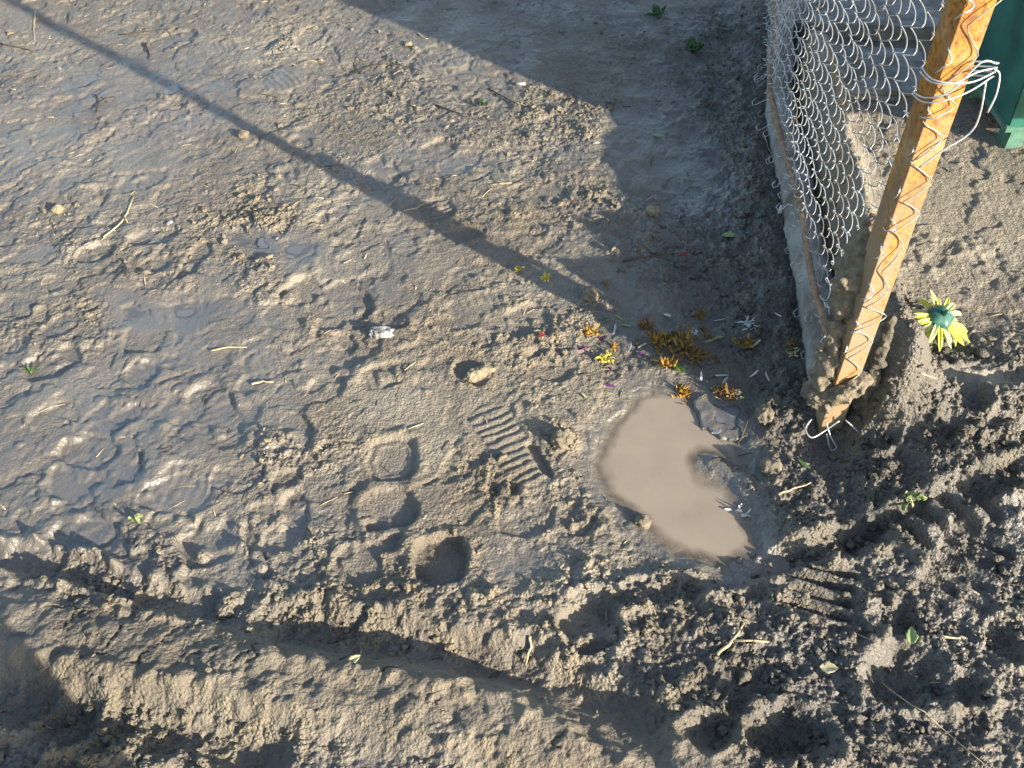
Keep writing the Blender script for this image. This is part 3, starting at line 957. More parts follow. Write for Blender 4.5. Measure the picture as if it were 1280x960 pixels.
def fence_pt(s, n, z):
    """s along the fence from the post corner (negative wraps round the front of the post), n out of the fence to the left"""
    if s < 0:                                     # lying against the front flange
        k = -s
        return Vector((0.002 + k * math.cos(fa) + LEAN * z, -0.0055 - 0.55 * n + k * math.sin(fa), z))
    y = s
    r = min(s / 0.06, 1.0)
    x = (fence_x(py0 + y) - px0) * r - 0.004
    bul = 0.010 * math.sin(min(y / 1.3, 1.6) * 1.9) * (0.4 + z) + 0.02 * max(0, y - 0.95) * max(0, 0.4 - z) / 0.4
    bul += 0.006 * float(perlin(np.array([y / 0.25]), np.array([z / 0.3]), 33)[0]) * r
    return Vector((x - (n + bul) * r - (1 - r) * n * 0.3 + LEAN * z * (1 - r), y - (1 - r) * (0.006 + 0.5 * n), z))


A_, B_, PITCHZ = 0.0182, -0.0060, 0.0368
rows = 35
pts_per = 12
k0, k1 = -1, 52
for k in range(k0, k1):
    sk = 0.018 + k * (2 * A_ - 0.0022) - (0.004 if k < 1 else 0)
    if k > 10:                                    # pulled together further along
        sk -= 0.002 * (k - 10)
    z0 = 0.085 + 0.012 * math.sin(k * 1.7)
    if k < 2: z0 = 0.130 + 0.02 * (k + 1)
    if sk > 1.0: z0 -= min(0.07, (sk - 1.0) * 0.25)
    pts = []
    hook = 0.5 + 0.5 * math.sin(k * 2.3)
    e0 = fence_pt(sk, 0, z0)
    if k >= 1 and (k * 7) % 5 < 3:                # loose loop of the cut end hanging over the rail
        pts += [fence_pt(sk + 0.006, 0.012 + 0.014 * hook, z0 - 0.002), fence_pt(sk + 0.003, 0.020 + 0.014 * hook, z0 - 0.010), fence_pt(sk - 0.005, 0.017 + 0.014 * hook, z0 - 0.014), fence_pt(sk - 0.007, 0.010 + 0.010 * hook, z0 - 0.008),
                fence_pt(sk - 0.002, 0.012, z0 - 0.006)]
    for i in range(rows * pts_per + 1):
        th_ = 2 * math.pi * i / pts_per + (math.pi if k % 2 else 0)
        z = z0 + (0.058 if k < 1 else PITCHZ) * i / pts_per
        if z > 1.36: break
        st = math.sin(th_)
        tri = math.asin(0.95 * st) / math.asin(0.95)
        jit = 0.007 * float(perlin(np.array([z / 0.16 + k * 0.13]), np.array([k * 0.21]), 77)[0])
        if k < 1: jit *= 2.4
        if k < 1: z += 0.020 * float(perlin(np.array([z / 0.11]), np.array([k * 0.6 + 0.3]), 78)[0])
        pts.append(fence_pt(sk + A_ * tri * (0.85 + 0.5 * float(perlin(np.array([z / 0.08]), np.array([k + 0.4]), 79)[0]) if k < 1 else 1) + jit, B_ * math.cos(th_), z))
    V, F = tube_geo(pts, 0.00095, 5)
    link('mesh_wire', mesh_py('mesh_wire', V, F), WIRE_MUD if random.random() < 0.35 else WIRE, fence)

# rusty rod threaded along the foot of the mesh
rp = []
for i in range(40):
    y = 0.035 + i * 1.62 / 39
    z = 0.128 - 0.012 * math.sin(y * 2.2) + 0.004 * math.sin(y * 17)
    rp.append((fence_x(py0 + y) - px0 - 0.010 - 0.004 * math.sin(y * 9), y, z))
V, F = tube_geo(rp, 0.0062, 10)
rod = link('bottom_rod', mesh_py('bottom_rod', V, F), RUST, fence)
rod['label'] = 'rusty rod threaded along the foot of the mesh'


# wires tying the mesh to the post
def tie(pts, r=0.0012):
    P = [Vector(p) for p in pts]
    out = []
    for i in range(len(P) - 1):                   # catmull-rom
        a, b, c, d = P[max(i - 1, 0)], P[i], P[i + 1], P[min(i + 2, len(P) - 1)]
        for t in (0, 0.25, 0.5, 0.75):
            out.append(0.5 * ((2 * b) + (c - a) * t + (2 * a - 5 * b + 4 * c - d) * t * t + (3 * b - a - 3 * c + d) * t ** 3))
    out.append(P[-1])
    V, F = tube_geo(out, r, 5)
    return link('tie_wire', mesh_py('tie_wire', V, F), WIRE, fence)


for dz, sl in ((0.0, 0.0), (0.006, -0.012), (-0.006, -0.03), (0.012, -0.045)):
    z = 0.635 + dz
    tie([(-0.016, 0.03, z + sl), (-0.012, 0.0, z + sl * 0.8), (0.01, -0.009, z + sl * 0.5), (0.035, -0.005, z + dz), (0.058, 0.004, z + 0.006), (0.064, 0.014, z + 0.002), (0.050, 0.020, z), (0.02, 0.03, z - 0.004)])
tie([(0.056, 0.0, 0.648), (0.066, 0.002, 0.640), (0.068, -0.004, 0.618), (0.064, -0.008, 0.596)])
tie([(0.052, 0.0, 0.632), (0.058, -0.004, 0.59), (0.054, -0.004, 0.565), (0.026, -0.010, 0.545), (0.004, -0.010, 0.52)])
tie([(-0.02, 0.0, 0.035), (-0.032, -0.016, 0.030), (-0.024, -0.03, 0.024), (0.0, -0.018, 0.028), (0.02, -0.012, 0.045)], 0.0013)
tie([(0.0, -0.01, 0.04), (0.01, -0.022, 0.018), (0.022, -0.03, 0.0), (0.014, -0.03, -0.006), (0.004, -0.018, 0.02)], 0.0013)
tie([(0.03, -0.01, 0.045), (0.055, -0.025, 0.028), (0.075, -0.04, 0.01)], 0.0013)


# ------------------------------------------------------------------ lumps of mud
def lump(name, loc, size, m, seed=0, rough=0.35, sub=3, rot=0.0, parent=None, fine=0.18):
    v, f = ico(sub)
    q = v * (1 + rough * noise3(v, 1.0, seed)[:, None] + fine * noise3(v, 0.42, seed + 9)[:, None] + fine * 0.5 * noise3(v, 0.2, seed + 15)[:, None])
    q = q * np.array(size)
    c_, s_ = math.cos(rot), math.sin(rot)
    q = np.stack([q[:, 0] * c_ - q[:, 1] * s_, q[:, 0] * s_ + q[:, 1] * c_, q[:, 2]], -1)
    me = mesh_py(name, q, [tuple(int(a) for a in t) for t in f])
    o = link(name, me, m, parent)
    o.location = loc
    return o


def streak(name, pts, radii, m, seed, count=170):
    """mud caked along a line: one lumpy body of crumbs grown together"""
    P = [Vector(p) for p in pts]; r = np.random.default_rng(seed)
    VV, FF = [], []
    for i in range(count):
        t = r.random() * (len(P) - 1); j = min(int(t), len(P) - 2); fr = t - j
        p = np.array(P[j].lerp(P[j + 1], fr)); rad = radii[j] * (1 - fr) + radii[j + 1] * fr
        d = r.normal(size=3); d /= np.linalg.norm(d)
        core = i < count * 0.15
        sz = rad * (0.75 if core else r.uniform(0.10, 0.46) ** 1.15)
        q = variants[i % 12] * (sz * r.uniform(0.75, 1.3, 3)) + p + d * (rad * (0.15 if core else r.uniform(0.55, 1.0)))
        FF += [tuple(int(a) + len(VV) * len(iv) for a in f) for f in ifc]
        VV.append(q)
    o = link(name, mesh_py(name, np.concatenate(VV), FF), m)
    rm = o.modifiers.new('grown_together', 'REMESH'); rm.mode = 'VOXEL'; rm.voxel_size = 0.0018 if max(radii) < 0.02 else 0.0026; rm.use_smooth_shade = True
    return o


o = streak('mud_clump', [fo + Vector((-0.004, 0.055, 0.40)), fo + Vector((-0.006, 0.045, 0.30)), fo + Vector((-0.012, 0.03, 0.18)), fo + Vector((-0.012, 0.015, 0.07))], [0.012, 0.030, 0.022, 0.026], CLOD, 3)
tag(o, 'knobbly mud clump caked on the mesh left of the post', 'mud')
o = streak('mud_clump', [fo + Vector((-0.03, 0.012, 0.075)), fo + Vector((0.010, -0.010, 0.105)), fo + Vector((0.045, 0.004, 0.125))], [0.014, 0.017, 0.016], CLOD, 8)
tag(o, 'mud collar caked round the front of the orange post near its foot', 'mud')
o = streak('mud_clump', [fo + Vector((0.055, 0.012, 0.25)), fo + Vector((0.058, 0.015, 0.16)), fo + Vector((0.064, 0.018, 0.06))], [0.008, 0.013, 0.022], CLOD_DARK, 12)
tag(o, 'dark mud ridge caked on the right edge of the orange post', 'mud')

CLODS = [
    (598, 470, (0.034, 0.013, 0.013), CLOD_PALE, R(28), 'elongated pale mud clod with a shadow, left of the puddle'),
    (702, 552, (0.016, 0.020, 0.016), CLOD, 0.4, 'knobbly mud clod right of the ribbed shoe print'),
    (803, 655, (0.010, 0.013, 0.016), CLOD, 0.0, 'upright mud clod on the lower left bank of the puddle'),
    (738, 372, (0.020, 0.018, 0.017), CLOD, 0.7, 'brown mud clod at the tip of the kerb shadow'),
    (815, 266, (0.015, 0.014, 0.013), CLOD_PALE, 0.2, 'round sunlit clod lying alone in the kerb shadow'),
    (955, 523, (0.020, 0.017, 0.018), CLOD, 0.9, 'mud clod sitting between the blue puddle and the kerb'),
    (962, 590, (0.024, 0.019, 0.018), CLOD, 0.3, 'mud clod with roots on the right bank of the puddle'),
    (73, 264, (0.013, 0.012, 0.010), CLOD_PALE, 0.5, 'small yellowish clod at the upper left near the pale stem'),
    (510, 57, (0.011, 0.010, 0.008), CLOD_PALE, 0.1, 'round yellow clod near the upper edge of the big shadow'),
    (305, 170, (0.010, 0.012, 0.010), CLOD, 0.1, 'small clod just right of the thin post shadow'),
]
for i, (px, py, sz, m, rot, lab) in enumerate(CLODS):
    p = hit(px, py)
    ca, sa, l_ = math.cos(rot), math.sin(rot), max(sz[0] - sz[1], 0.002)
    c_ = p + Vector((0, 0, sz[2] * 0.35))
    o = streak('mud_clod', [c_ - Vector((ca * l_, sa * l_, 0)), c_ + Vector((ca * l_, sa * l_, 0))], [sz[1] * 0.8, sz[1] * 0.9], m, 200 + i, 110)
    tag(o, lab, 'clod')

# ------------------------------------------------------------------ white stone pressed into the mud
STONE = plain('white_stone', (0.10, 0.09, 0.075), (0.55, 0.53, 0.47), 0.6, 90, 0.9, 0, 0.004, 0.5, lo=0.40, hi=0.56)
p = hit(478, 418)
o = lump('pebble', p + Vector((0, 0, 0.001)), (0.023, 0.015, 0.009), STONE, 91, 0.25, 4, R(-12), fine=0.14)
tag(o, 'white mottled stone pressed into the mud, brightest on the ground', 'stone')

# ------------------------------------------------------------------ concrete slabs behind the fence
def slab(x0, x1, y0, y1, z0, z1, lab, seed):
    V, F = [], []
    bm = bmesh.new(); bmesh.ops.create_cube(bm, size=1)
    for v in bm.verts:
        v.co = Vector(((x0 + x1) / 2 + v.co.x * (x1 - x0), (y0 + y1) / 2 + v.co.y * (y1 - y0), (z0 + z1) / 2 + v.co.z * (z1 - z0)))
    bmesh.ops.bevel(bm, geom=list(bm.edges), offset=0.008, segments=2, affect='EDGES')
    bmesh.ops.rotate(bm, verts=list(bm.verts), cent=((x0 + x1) / 2, (y0 + y1) / 2, z1), matrix=Matrix.Rotation(R(-5 + seed), 3, 'Z'))
    me = bpy.data.meshes.new('concrete_slab'); bm.to_mesh(me); bm.free()
    o = link('concrete_slab', me, MUDDY, None, False)
    tag(o, lab, 'slab')


slab(0.70, 1.02, 2.06, 2.30, -0.05, 0.052, 'near grey concrete slab lying in shade behind the fence mesh', 0)
slab(0.70, 1.20, 2.36, 2.80, -0.05, 0.070, 'far grey concrete slab behind the fence mesh at the top edge', 2)

# ------------------------------------------------------------------ green cabinet on a foot, its unseen top shaped for the shadow
GREEN = plain('dark_green_paint', (0.008, 0.070, 0.058), (0.024, 0.150, 0.122), 0.5, 9, 0.25, 0, 0.001, 0.5)
GREEN_L = plain('pale_green_paint', (0.05, 0.16, 0.115), (0.12, 0.24, 0.17), 0.55, 40, 0.4, 0, 0.001, 0.4)  # lighter green of the feet and rim


def box_mesh(name, corners_lo, corners_hi, bev=0.004):
    bm = bmesh.new()
    lo = [bm.verts.new(c) for c in corners_lo]; hi = [bm.verts.new(c) for c in corners_hi]
    bm.faces.new(lo[::-1]); bm.faces.new(hi)
    n = len(lo)
    for i in range(n):
        bm.faces.new((lo[i], lo[(i + 1) % n], hi[(i + 1) % n], hi[i]))
    bmesh.ops.recalc_face_normals(bm, faces=list(bm.faces))
    bmesh.ops.bevel(bm, geom=list(bm.edges), offset=bev, segments=2, affect='EDGES')
    me = bpy.data.meshes.new(name); bm.to_mesh(me); bm.free()
    return me


cab = empty('metal_cabinet', (1.3, 1.9, 0.08))
tag(cab, 'dark green painted metal cabinet at the right edge beyond the fence', 'cabinet')
def cpart(name, lo, hi, m, bev=0.004):
    o = link(name, box_mesh(name, [Vector(c) - Vector(cab.location) for c in lo], [Vector(c) - Vector(cab.location) for c in hi], bev), m, cab, False)
    return o
def rect(x0, x1, y0, y1, z): return [(x0, y0, z), (x1, y0, z), (x1, y1, z), (x0, y1, z)]
cpart('pedestal', rect(1.062, 1.62, 1.825, 2.13, 0.100), rect(1.045, 1.64, 1.815, 2.14, 0.335), GREEN)
cpart('rim', rect(1.056, 1.626, 1.819, 2.136, 0.092), rect(1.056, 1.626, 1.819, 2.136, 0.106), GREEN_L, 0.002)
cpart('body', rect(1.035, 1.75, 1.39, 2.20, 0.34), rect(1.035, 1.75, 1.39, 2.20, 1.12), GREEN, 0.008)  # unseen box added above the pedestal to cast the big upper shadow
cpart('lid', rect(1.02, 1.77, 1.375, 2.215, 1.121), rect(1.03, 1.76, 1.385, 2.205, 1.16), GREEN, 0.008)  # unseen too, closes the added shadow-casting box
for (x, y) in ((1.098, 1.860), (1.098, 2.09), (1.58, 1.865), (1.58, 2.09)):
    f_ = cpart('foot', rect(x - 0.022, x + 0.022, y - 0.028, y + 0.028, 0.0), rect(x - 0.018, x + 0.018, y - 0.022, y + 0.022, 0.091), GREEN_L, 0.003)


# ------------------------------------------------------------------ flowers, petals, leaves
def petal_geo(length, width, bend=0.3, cup=0.25, twist=0.0, tip=0.35, segs=6, thick=0.0005, leafy=False):
    """a strap petal growing along +x from the origin, with thickness"""
    V, F = [], []
    rows_ = []
    for i in range(segs + 1):
        t = i / segs
        wv = width * (math.sin(math.pi * min(1, 0.12 + t * (1 - tip * 0.5) * 0.9)) ** 0.7)
        if i == segs: wv *= 0.25
        if leafy: wv = width * max(math.sin(math.pi * t ** 0.75), 0.04) * (1 + 0.12 * math.sin(t * 19))
        a = bend * t
        cx, cz = length * t * math.cos(a * 0.5), length * t * math.sin(a * 0.5)
        tw = twist * t
        row = []
        for j, s in enumerate((-1, -0.5, 0, 0.5, 1)):
            y = s * wv / 2; z = cup * abs(s) ** 1.5 * wv / 2
            row.append((cx, y * math.cos(tw) - z * math.sin(tw), cz + y * math.sin(tw) + z * math.cos(tw)))
        rows_.append(row)
    n = 5
    for lay in (0, 1):
        for row in rows_:
            for q in row: V.append((q[0], q[1], q[2] - lay * thick))
    off = (segs + 1) * n
    for i in range(segs):
        for j in range(n - 1):
            a = i * n + j
            F.append((a, a + n, a + n + 1, a + 1)); F.append((off + a, off + a + 1, off + a + n + 1, off + a + n))
    for i in range(segs):
        for j, sgn in ((0, 1), (n - 1, -1)):
            a = i * n + j
            F.append((a, off + a, off + a + n, a + n) if sgn > 0 else (a, a + n, off + a + n, off + a))
    return V, F


def head_geo(n, length, width, seed, spread=(0.0, 0.9), curl=0.8, squash=1.0):
    """a torn or wilted flower head: n petals out of one middle"""
    r = random.Random(seed)
    V, F = [], []
    n = int(n * 1.8); width *= 0.62
    for i in range(n):
        az = 2 * math.pi * (i + r.uniform(-0.3, 0.3)) / n * 1.0 + (i // 9) * 0.3
        el = r.uniform(*spread)
        v, f = petal_geo(length * r.uniform(0.35, 1.15), width * r.uniform(0.7, 1.2), r.uniform(-1.6, 1.6) * curl, r.uniform(-0.6, 0.8), r.uniform(-2.0, 2.0), segs=5)
        Mx = Matrix.Rotation(az, 3, 'Z') @ Matrix.Rotation(-el, 3, 'Y')
        o_ = len(V); jitc = Vector((r.uniform(-1, 1) * length * 0.55, r.uniform(-1, 1) * length * 0.5, 0.001 + r.uniform(0, 0.2) * length))
        for q in v:
            w_ = Mx @ Vector(q); w_.z *= squash
            V.append(w_ + jitc)
        F += [tuple(a + o_ for a in t) for t in f]
    # a little knob in the middle
    kv, kf = ico(2); o_ = len(V)
    for q in kv: V.append(Vector(q) * length * 0.22 + Vector((0, 0, 0.002)))
    F += [tuple(int(a) + o_ for a in t) for t in kf]
    return V, F


LEMON = plain('lemon_petal', (0.68, 0.72, 0.06), (0.85, 0.84, 0.26), 0.5, 90, 0.2, 0, 0.0005, 0.4, trans=0.35)
LIME = plain('pale_lime_petal', (0.62, 0.68, 0.25), (0.80, 0.82, 0.50), 0.5, 90, 0.2, 0, 0.0005, 0.4, trans=0.35)
TEAL = plain('green_calyx', (0.02, 0.085, 0.065), (0.045, 0.16, 0.12), 0.45, 60, 0.3, 0, 0.001, 0.5)
WHITE = plain('white_petal', (0.62, 0.62, 0.58), (0.80, 0.80, 0.78), 0.55, 60, 0.1, 0, 0.0005, 0.4, trans=0.25)
CREAM = plain('cream_petal', (0.50, 0.45, 0.24), (0.66, 0.60, 0.38), 0.6, 60, 0.1, 0, 0.0005, 0.4, trans=0.2)
GOLD = plain('golden_petal', (0.30, 0.14, 0.015), (0.55, 0.31, 0.04), 0.6, 90, 0.3, 0, 0.0005, 0.4, trans=0.25)
YELLOW = plain('yellow_petal', (0.62, 0.50, 0.05), (0.75, 0.66, 0.14), 0.6, 90, 0.2, 0, 0.0005, 0.4, trans=0.25)
BROWN = plain('withered_petal', (0.12, 0.065, 0.022), (0.26, 0.16, 0.055), 0.75, 90, 0.4, 0, 0.001, 0.3)
OCHRE = plain('withered_yellow_petal', (0.14, 0.075, 0.02), (0.36, 0.24, 0.045), 0.7, 90, 0.4, 0, 0.001, 0.3)
MAGENTA = plain('magenta_petal', (0.24, 0.02, 0.14), (0.40, 0.05, 0.25), 0.55, 60, 0.1, 0, 0.0005, 0.4, trans=0.2)
PURPLE = plain('purple_petal', (0.16, 0.05, 0.20), (0.26, 0.10, 0.30), 0.55, 60, 0.1, 0, 0.0005, 0.4, trans=0.2)
RED = plain('red_petal', (0.38, 0.02, 0.025), (0.50, 0.04, 0.05), 0.55, 60, 0.1, 0, 0.0005, 0.4, trans=0.2)
LEAF = plain('green_leaf', (0.05, 0.13, 0.03), (0.12, 0.22, 0.06), 0.5, 60, 0.2, 0, 0.0005, 0.4, trans=0.2)
PALELEAF = plain('pale_leaf', (0.24, 0.33, 0.11), (0.42, 0.48, 0.22), 0.5, 60, 0.2, 0, 0.0005, 0.4, trans=0.25)
STRAW = plain('straw', (0.38, 0.30, 0.17), (0.56, 0.47, 0.30), 0.7, 40, 0.2, 0, 0.0005, 0.3)
TWIG = plain('dark_twig', (0.045, 0.036, 0.026), (0.10, 0.080, 0.056), 0.8, 40, 0.4, 0, 0.001, 0.3)

# the upturned lemon green artificial flower
fp = hit(1166, 418)
fl_root = empty('flower_head', fp)
fl_root.scale = (1.25, 1.25, 1.25)
tag(fl_root, 'upturned lemon green flower head with teal calyx, right of the post', 'flower')
r_ = random.Random(4)
tilt = Matrix.Rotation(R(20), 3, 'X') @ Matrix.Rotation(R(6), 3, 'Y')
nump = 36
for i in range(nump):
    az = 2 * math.pi * i / nump + r_.uniform(-0.08, 0.08)
    if 1.9 < az < 2.9 and i % 3: continue         # a gap at the far left
    lay = i % 2
    v, f = petal_geo(r_.uniform(0.032, 0.054), r_.uniform(0.0058, 0.0088), r_.uniform(-1.1, 0.2), r_.uniform(0.2, 0.9), r_.uniform(-0.5, 0.5), tip=0.2, segs=6, thick=0.0006)
    Mx = tilt @ Matrix.Rotation(az, 3, 'Z') @ Matrix.Rotation(R(-2 + 13 * lay + r_.uniform(-8, 8)), 3, 'Y')
    V = [Mx @ (Vector(q) + Vector((0.008, 0, -0.002 * lay))) + Vector((0, 0, 0.030)) for q in v]
    link('petal', mesh_py('petal', V, f), LEMON if r_.random() < 0.7 else LIME, fl_root)
V, F = [], []
prof = [(0.0, 0.010), (0.004, 0.0098), (0.008, 0.0085), (0.014, 0.006), (0.018, 0.001), (0.016, -0.004), (0.008, -0.007)]
for (r, z) in prof:
    for k in range(20):
        a = 2 * math.pi * k / 20
        rr = r * (1 + 0.10 * math.cos(5 * a) + 0.04 * math.cos(11 * a + z * 900))
        V.append(tilt @ Vector((rr * math.cos(a), rr * math.sin(a), z)) + Vector((0, 0, 0.032)))
for i in range(len(prof) - 1):
    for k in range(20):
        F.append((i * 20 + k, i * 20 + (k + 1) % 20, (i + 1) * 20 + (k + 1) % 20, (i + 1) * 20 + k))
link('calyx', mesh_py('calyx', V, F), TEAL, fl_root)
V, F = tube_geo([tilt @ Vector((0, 0, 0.008)) + Vector((0, 0, 0.032)), tilt @ Vector((0.001, 0, 0.014)) + Vector((0, 0, 0.032)), tilt @ Vector((0.002, -0.001, 0.018)) + Vector((0, 0, 0.032))], [0.0045, 0.0036, 0.003], 10)
link('stem_stub', mesh_py('stem_stub', V, F), TEAL, fl_root)


def put_head(px, py, n, length, width, m, lab, seed, spread=(0.0, 0.9), squash=1.0, cat='flower', name='withered_flower'):
    p = hit(px, py)
    V, F = head_geo(n, length, width, seed, spread, 1.2, squash)
    o = link(name, mesh_py(name, V, F), m)
    o.location = p + Vector((0, 0, 0.001)); o.rotation_euler = (random.uniform(-0.2, 0.2), random.uniform(-0.2, 0.2), random.uniform(0, 6.28))
    tag(o, lab, cat, 'fallen flowers round the puddle')
    return o


put_head(808, 410, 18, 0.022, 0.006, BROWN, 'brown withered flower head left of the big wilted clump', 1, (0.1, 0.8))
put_head(826, 428, 26, 0.030, 0.007, OCHRE, 'left half of the largest wilted yellow brown flower clump', 2, (0.1, 1.1))
put_head(853, 432, 24, 0.028, 0.007, OCHRE, 'right half of the largest wilted yellow brown flower clump', 3, (0.0, 1.0))
put_head(876, 397, 14, 0.017, 0.006, OCHRE, 'small wilted flower furthest up among the petals near the kerb', 4)
put_head(870, 446, 22, 0.024, 0.006, BROWN, 'dark brown wilted flower below the large clump', 5)
put_head(833, 458, 14, 0.019, 0.007, GOLD, 'ochre flower lying beside the dark green leaf', 6, (0.1, 1.0))
put_head(928, 433, 20, 0.018, 0.007, OCHRE, 'round yellowish wilted flower near the kerb', 7, (0.4, 1.3))
put_head(988, 432, 14, 0.020, 0.006, BROWN, 'brown tuft lying against the concrete kerb', 8)
put_head(853, 498, 20, 0.022, 0.006, GOLD, 'bright golden flower at the upper rim of the puddle', 9, (0.1, 0.9))
put_head(905, 494, 20, 0.022, 0.006, BROWN, 'dark withered flower touching the small blue puddle', 10)
put_head(883, 421, 10, 0.018, 0.005, BROWN, 'small brown tuft between the white torn blossoms', 11)
put_head(757, 452, 9, 0.019, 0.007, YELLOW, 'torn yellow blossom left of the puddle at the shadow edge', 12, (0.0, 0.7))
put_head(734, 418, 5, 0.022, 0.006, GOLD, 'orange strip of petals at the left end of the litter', 13, (0.0, 0.4))
put_head(767, 434, 5, 0.014, 0.006, GOLD, 'small orange petals between magenta and white petals', 14, (0.0, 0.4))
put_head(935, 409, 10, 0.020, 0.005, WHITE, 'largest white torn blossom near the kerb', 15, (0.0, 0.9))
put_head(869, 419, 6, 0.013, 0.004, WHITE, 'small white torn blossom right of the wilted clump', 16, (0.0, 0.5))
put_head(925, 641, 7, 0.016, 0.006, WHITE, 'whitish torn scrap on the lower right rim of the puddle', 17, (0.0, 0.7))
put_head(797, 619, 9, 0.013, 0.004, TWIG, 'dark tuft on the left rim of the puddle', 18, (0.2, 1.2))
put_head(681, 349, 10, 0.011, 0.006, YELLOW, 'middle one of three little yellow flowers on the mud', 19, (0.2, 1.0), name='small_flower')
put_head(648, 338, 10, 0.010, 0.006, YELLOW, 'leftmost of three little yellow flowers on the mud', 20, (0.3, 1.2), name='small_flower')
put_head(757, 358, 7, 0.008, 0.005, OCHRE, 'rightmost of three little yellow flowers, at the shadow edge', 21, (0.3, 1.2), name='small_flower')
put_head(988, 443, 6, 0.016, 0.005, CREAM, 'cream shreds at the foot of the kerb', 22, (0.0, 0.5))


for i, (px, py) in enumerate([(815, 420), (842, 420), (838, 440), (858, 440), (820, 440), (866, 452), (880, 442), (846, 446), (915, 500), (897, 490), (745, 416), (895, 452), (852, 488), (800, 430)]):
    put_head(px, py, 7, random.uniform(0.010, 0.017), 0.005, random.choice([BROWN, BROWN, OCHRE]), 'small brown shred of withered petals in the shaded litter', 60 + i, (0.0, 0.6))['group'] = 'brown shreds in the litter'


def put_petal(px, py, ang, length, width, m, lab, cat='petal', name='petal', bend=0.5, grp='loose petals round the puddle', lift=0.002, cup=0.5):
    p = hit(px, py, lift)
    v, f = petal_geo(length, width, random.uniform(-0.3, 1) * bend, cup, random.uniform(-0.5, 0.5), segs=9 if name == 'leaf' else 6, leafy=name == 'leaf')
    V = [(q[0] - length / 2, q[1], q[2]) for q in v]
    o = link(name, mesh_py(name, V, f), m)
    o.location = p; o.rotation_euler = (random.uniform(-0.25, 0.25), random.uniform(-0.2, 0.2), ang)
    tag(o, lab, cat, grp)
    return o


PET = [
    (834, 396, -0.7, 0.017, 0.006, WHITE, 'white petal lying alone above the large wilted clump'),
    (768, 413, 1.4, 0.024, 0.008, WHITE, 'curved whitish petal at the left of the litter'),
    (775, 398, -0.6, 0.020, 0.007, PALELEAF, 'pale green petal highest at the left of the litter'),
    (783, 408, -0.5, 0.020, 0.006, PALELEAF, 'pale green petal right of the curved whitish petal'),
    (823, 444, -0.1, 0.019, 0.006, PALELEAF, 'pale petal below the large wilted clump'),
    (788, 437, 0.9, 0.017, 0.005, WHITE, 'whitish petal between purple petal and pale green petals'),
    (803, 434, 0.5, 0.018, 0.005, WHITE, 'whitish petal touching the left of the wilted clump'),
    (780, 423, -0.8, 0.010, 0.004, WHITE, 'tiny white petal at the left of the litter'),
    (899, 402, 0.2, 0.018, 0.004, WHITE, 'thin white petal left of the largest white blossom'),
    (907, 476, 0.9, 0.026, 0.006, WHITE, 'upper of two long white petals near the blue puddle'),
    (902, 471, 0.1, 0.022, 0.006, WHITE, 'lower of two long white petals near the blue puddle'),
    (876, 473, 1.5, 0.015, 0.005, WHITE, 'upright white petal left of the two long ones'),
    (896, 487, 0.0, 0.022, 0.005, WHITE, 'bluish white petal above the dark withered flower'),
    (880, 497, 0.9, 0.014, 0.005, CREAM, 'small cream petal right of the golden flower'),
    (943, 470, 0.4, 0.018, 0.005, WHITE, 'white petal on black clods near the kerb'),
    (958, 474, 1.9, 0.018, 0.005, WHITE, 'white petal nearest the kerb in the black clods'),
    (972, 396, -0.9, 0.018, 0.005, WHITE, 'white petal beside the kerb right of the largest blossom'),
    (945, 432, 0.6, 0.018, 0.005, CREAM, 'cream petal right of the round wilted flower'),
    (777, 494, 1.3, 0.018, 0.006, CREAM, 'cream petal standing on the upper left bank of the puddle'),
    (730, 496, -0.9, 0.013, 0.005, CREAM, 'cream petal in the sunlit mud left of the puddle'),
    (928, 498, 0.5, 0.012, 0.006, PALELEAF, 'small pale green petal at the blue puddle'),
    (896, 545, -0.1, 0.016, 0.006, WHITE, 'white scrap in the upper right of the puddle'),
    (808, 564, 0.6, 0.011, 0.005, WHITE, 'white petal floating in the middle of the puddle'),
    (832, 673, 1.5, 0.014, 0.005, WHITE, 'white petal on the lower rim of the puddle'),
    (752, 425, -0.7, 0.020, 0.009, MAGENTA, 'magenta petal highest on the sunlit bank'),
    (728, 439, 0.1, 0.016, 0.007, MAGENTA, 'magenta petal furthest left on the sunlit bank'),
    (762, 463, -1.3, 0.020, 0.005, MAGENTA, 'thin magenta petal under the torn yellow blossom'),
    (762, 483, -0.4, 0.017, 0.008, PURPLE, 'purple petal lowest on the sunlit bank'),
    (800, 443, -0.5, 0.017, 0.006, PURPLE, 'purple petal in the shade left of the wilted clump'),
    (677, 421, 0.4, 0.013, 0.008, RED, 'red petal lying alone on the sunlit mud'),
    (854, 320, 0.0, 0.016, 0.009, RED, 'dark red petal lying in the kerb shadow'),
    (745, 180, 0.3, 0.017, 0.007, WHITE, 'white scrap beside the wet patch at the shadow corner'),
    (213, 281, 0.4, 0.016, 0.010, WHITE, 'white scrap among lumps at the upper left'),
]
for a in PET: put_petal(a[0], a[1], a[2], a[3] * random.uniform(0.85, 1.25), a[4] * random.uniform(0.55, 0.95), *a[5:], bend=1.4, cup=random.uniform(0.3, 1.3))
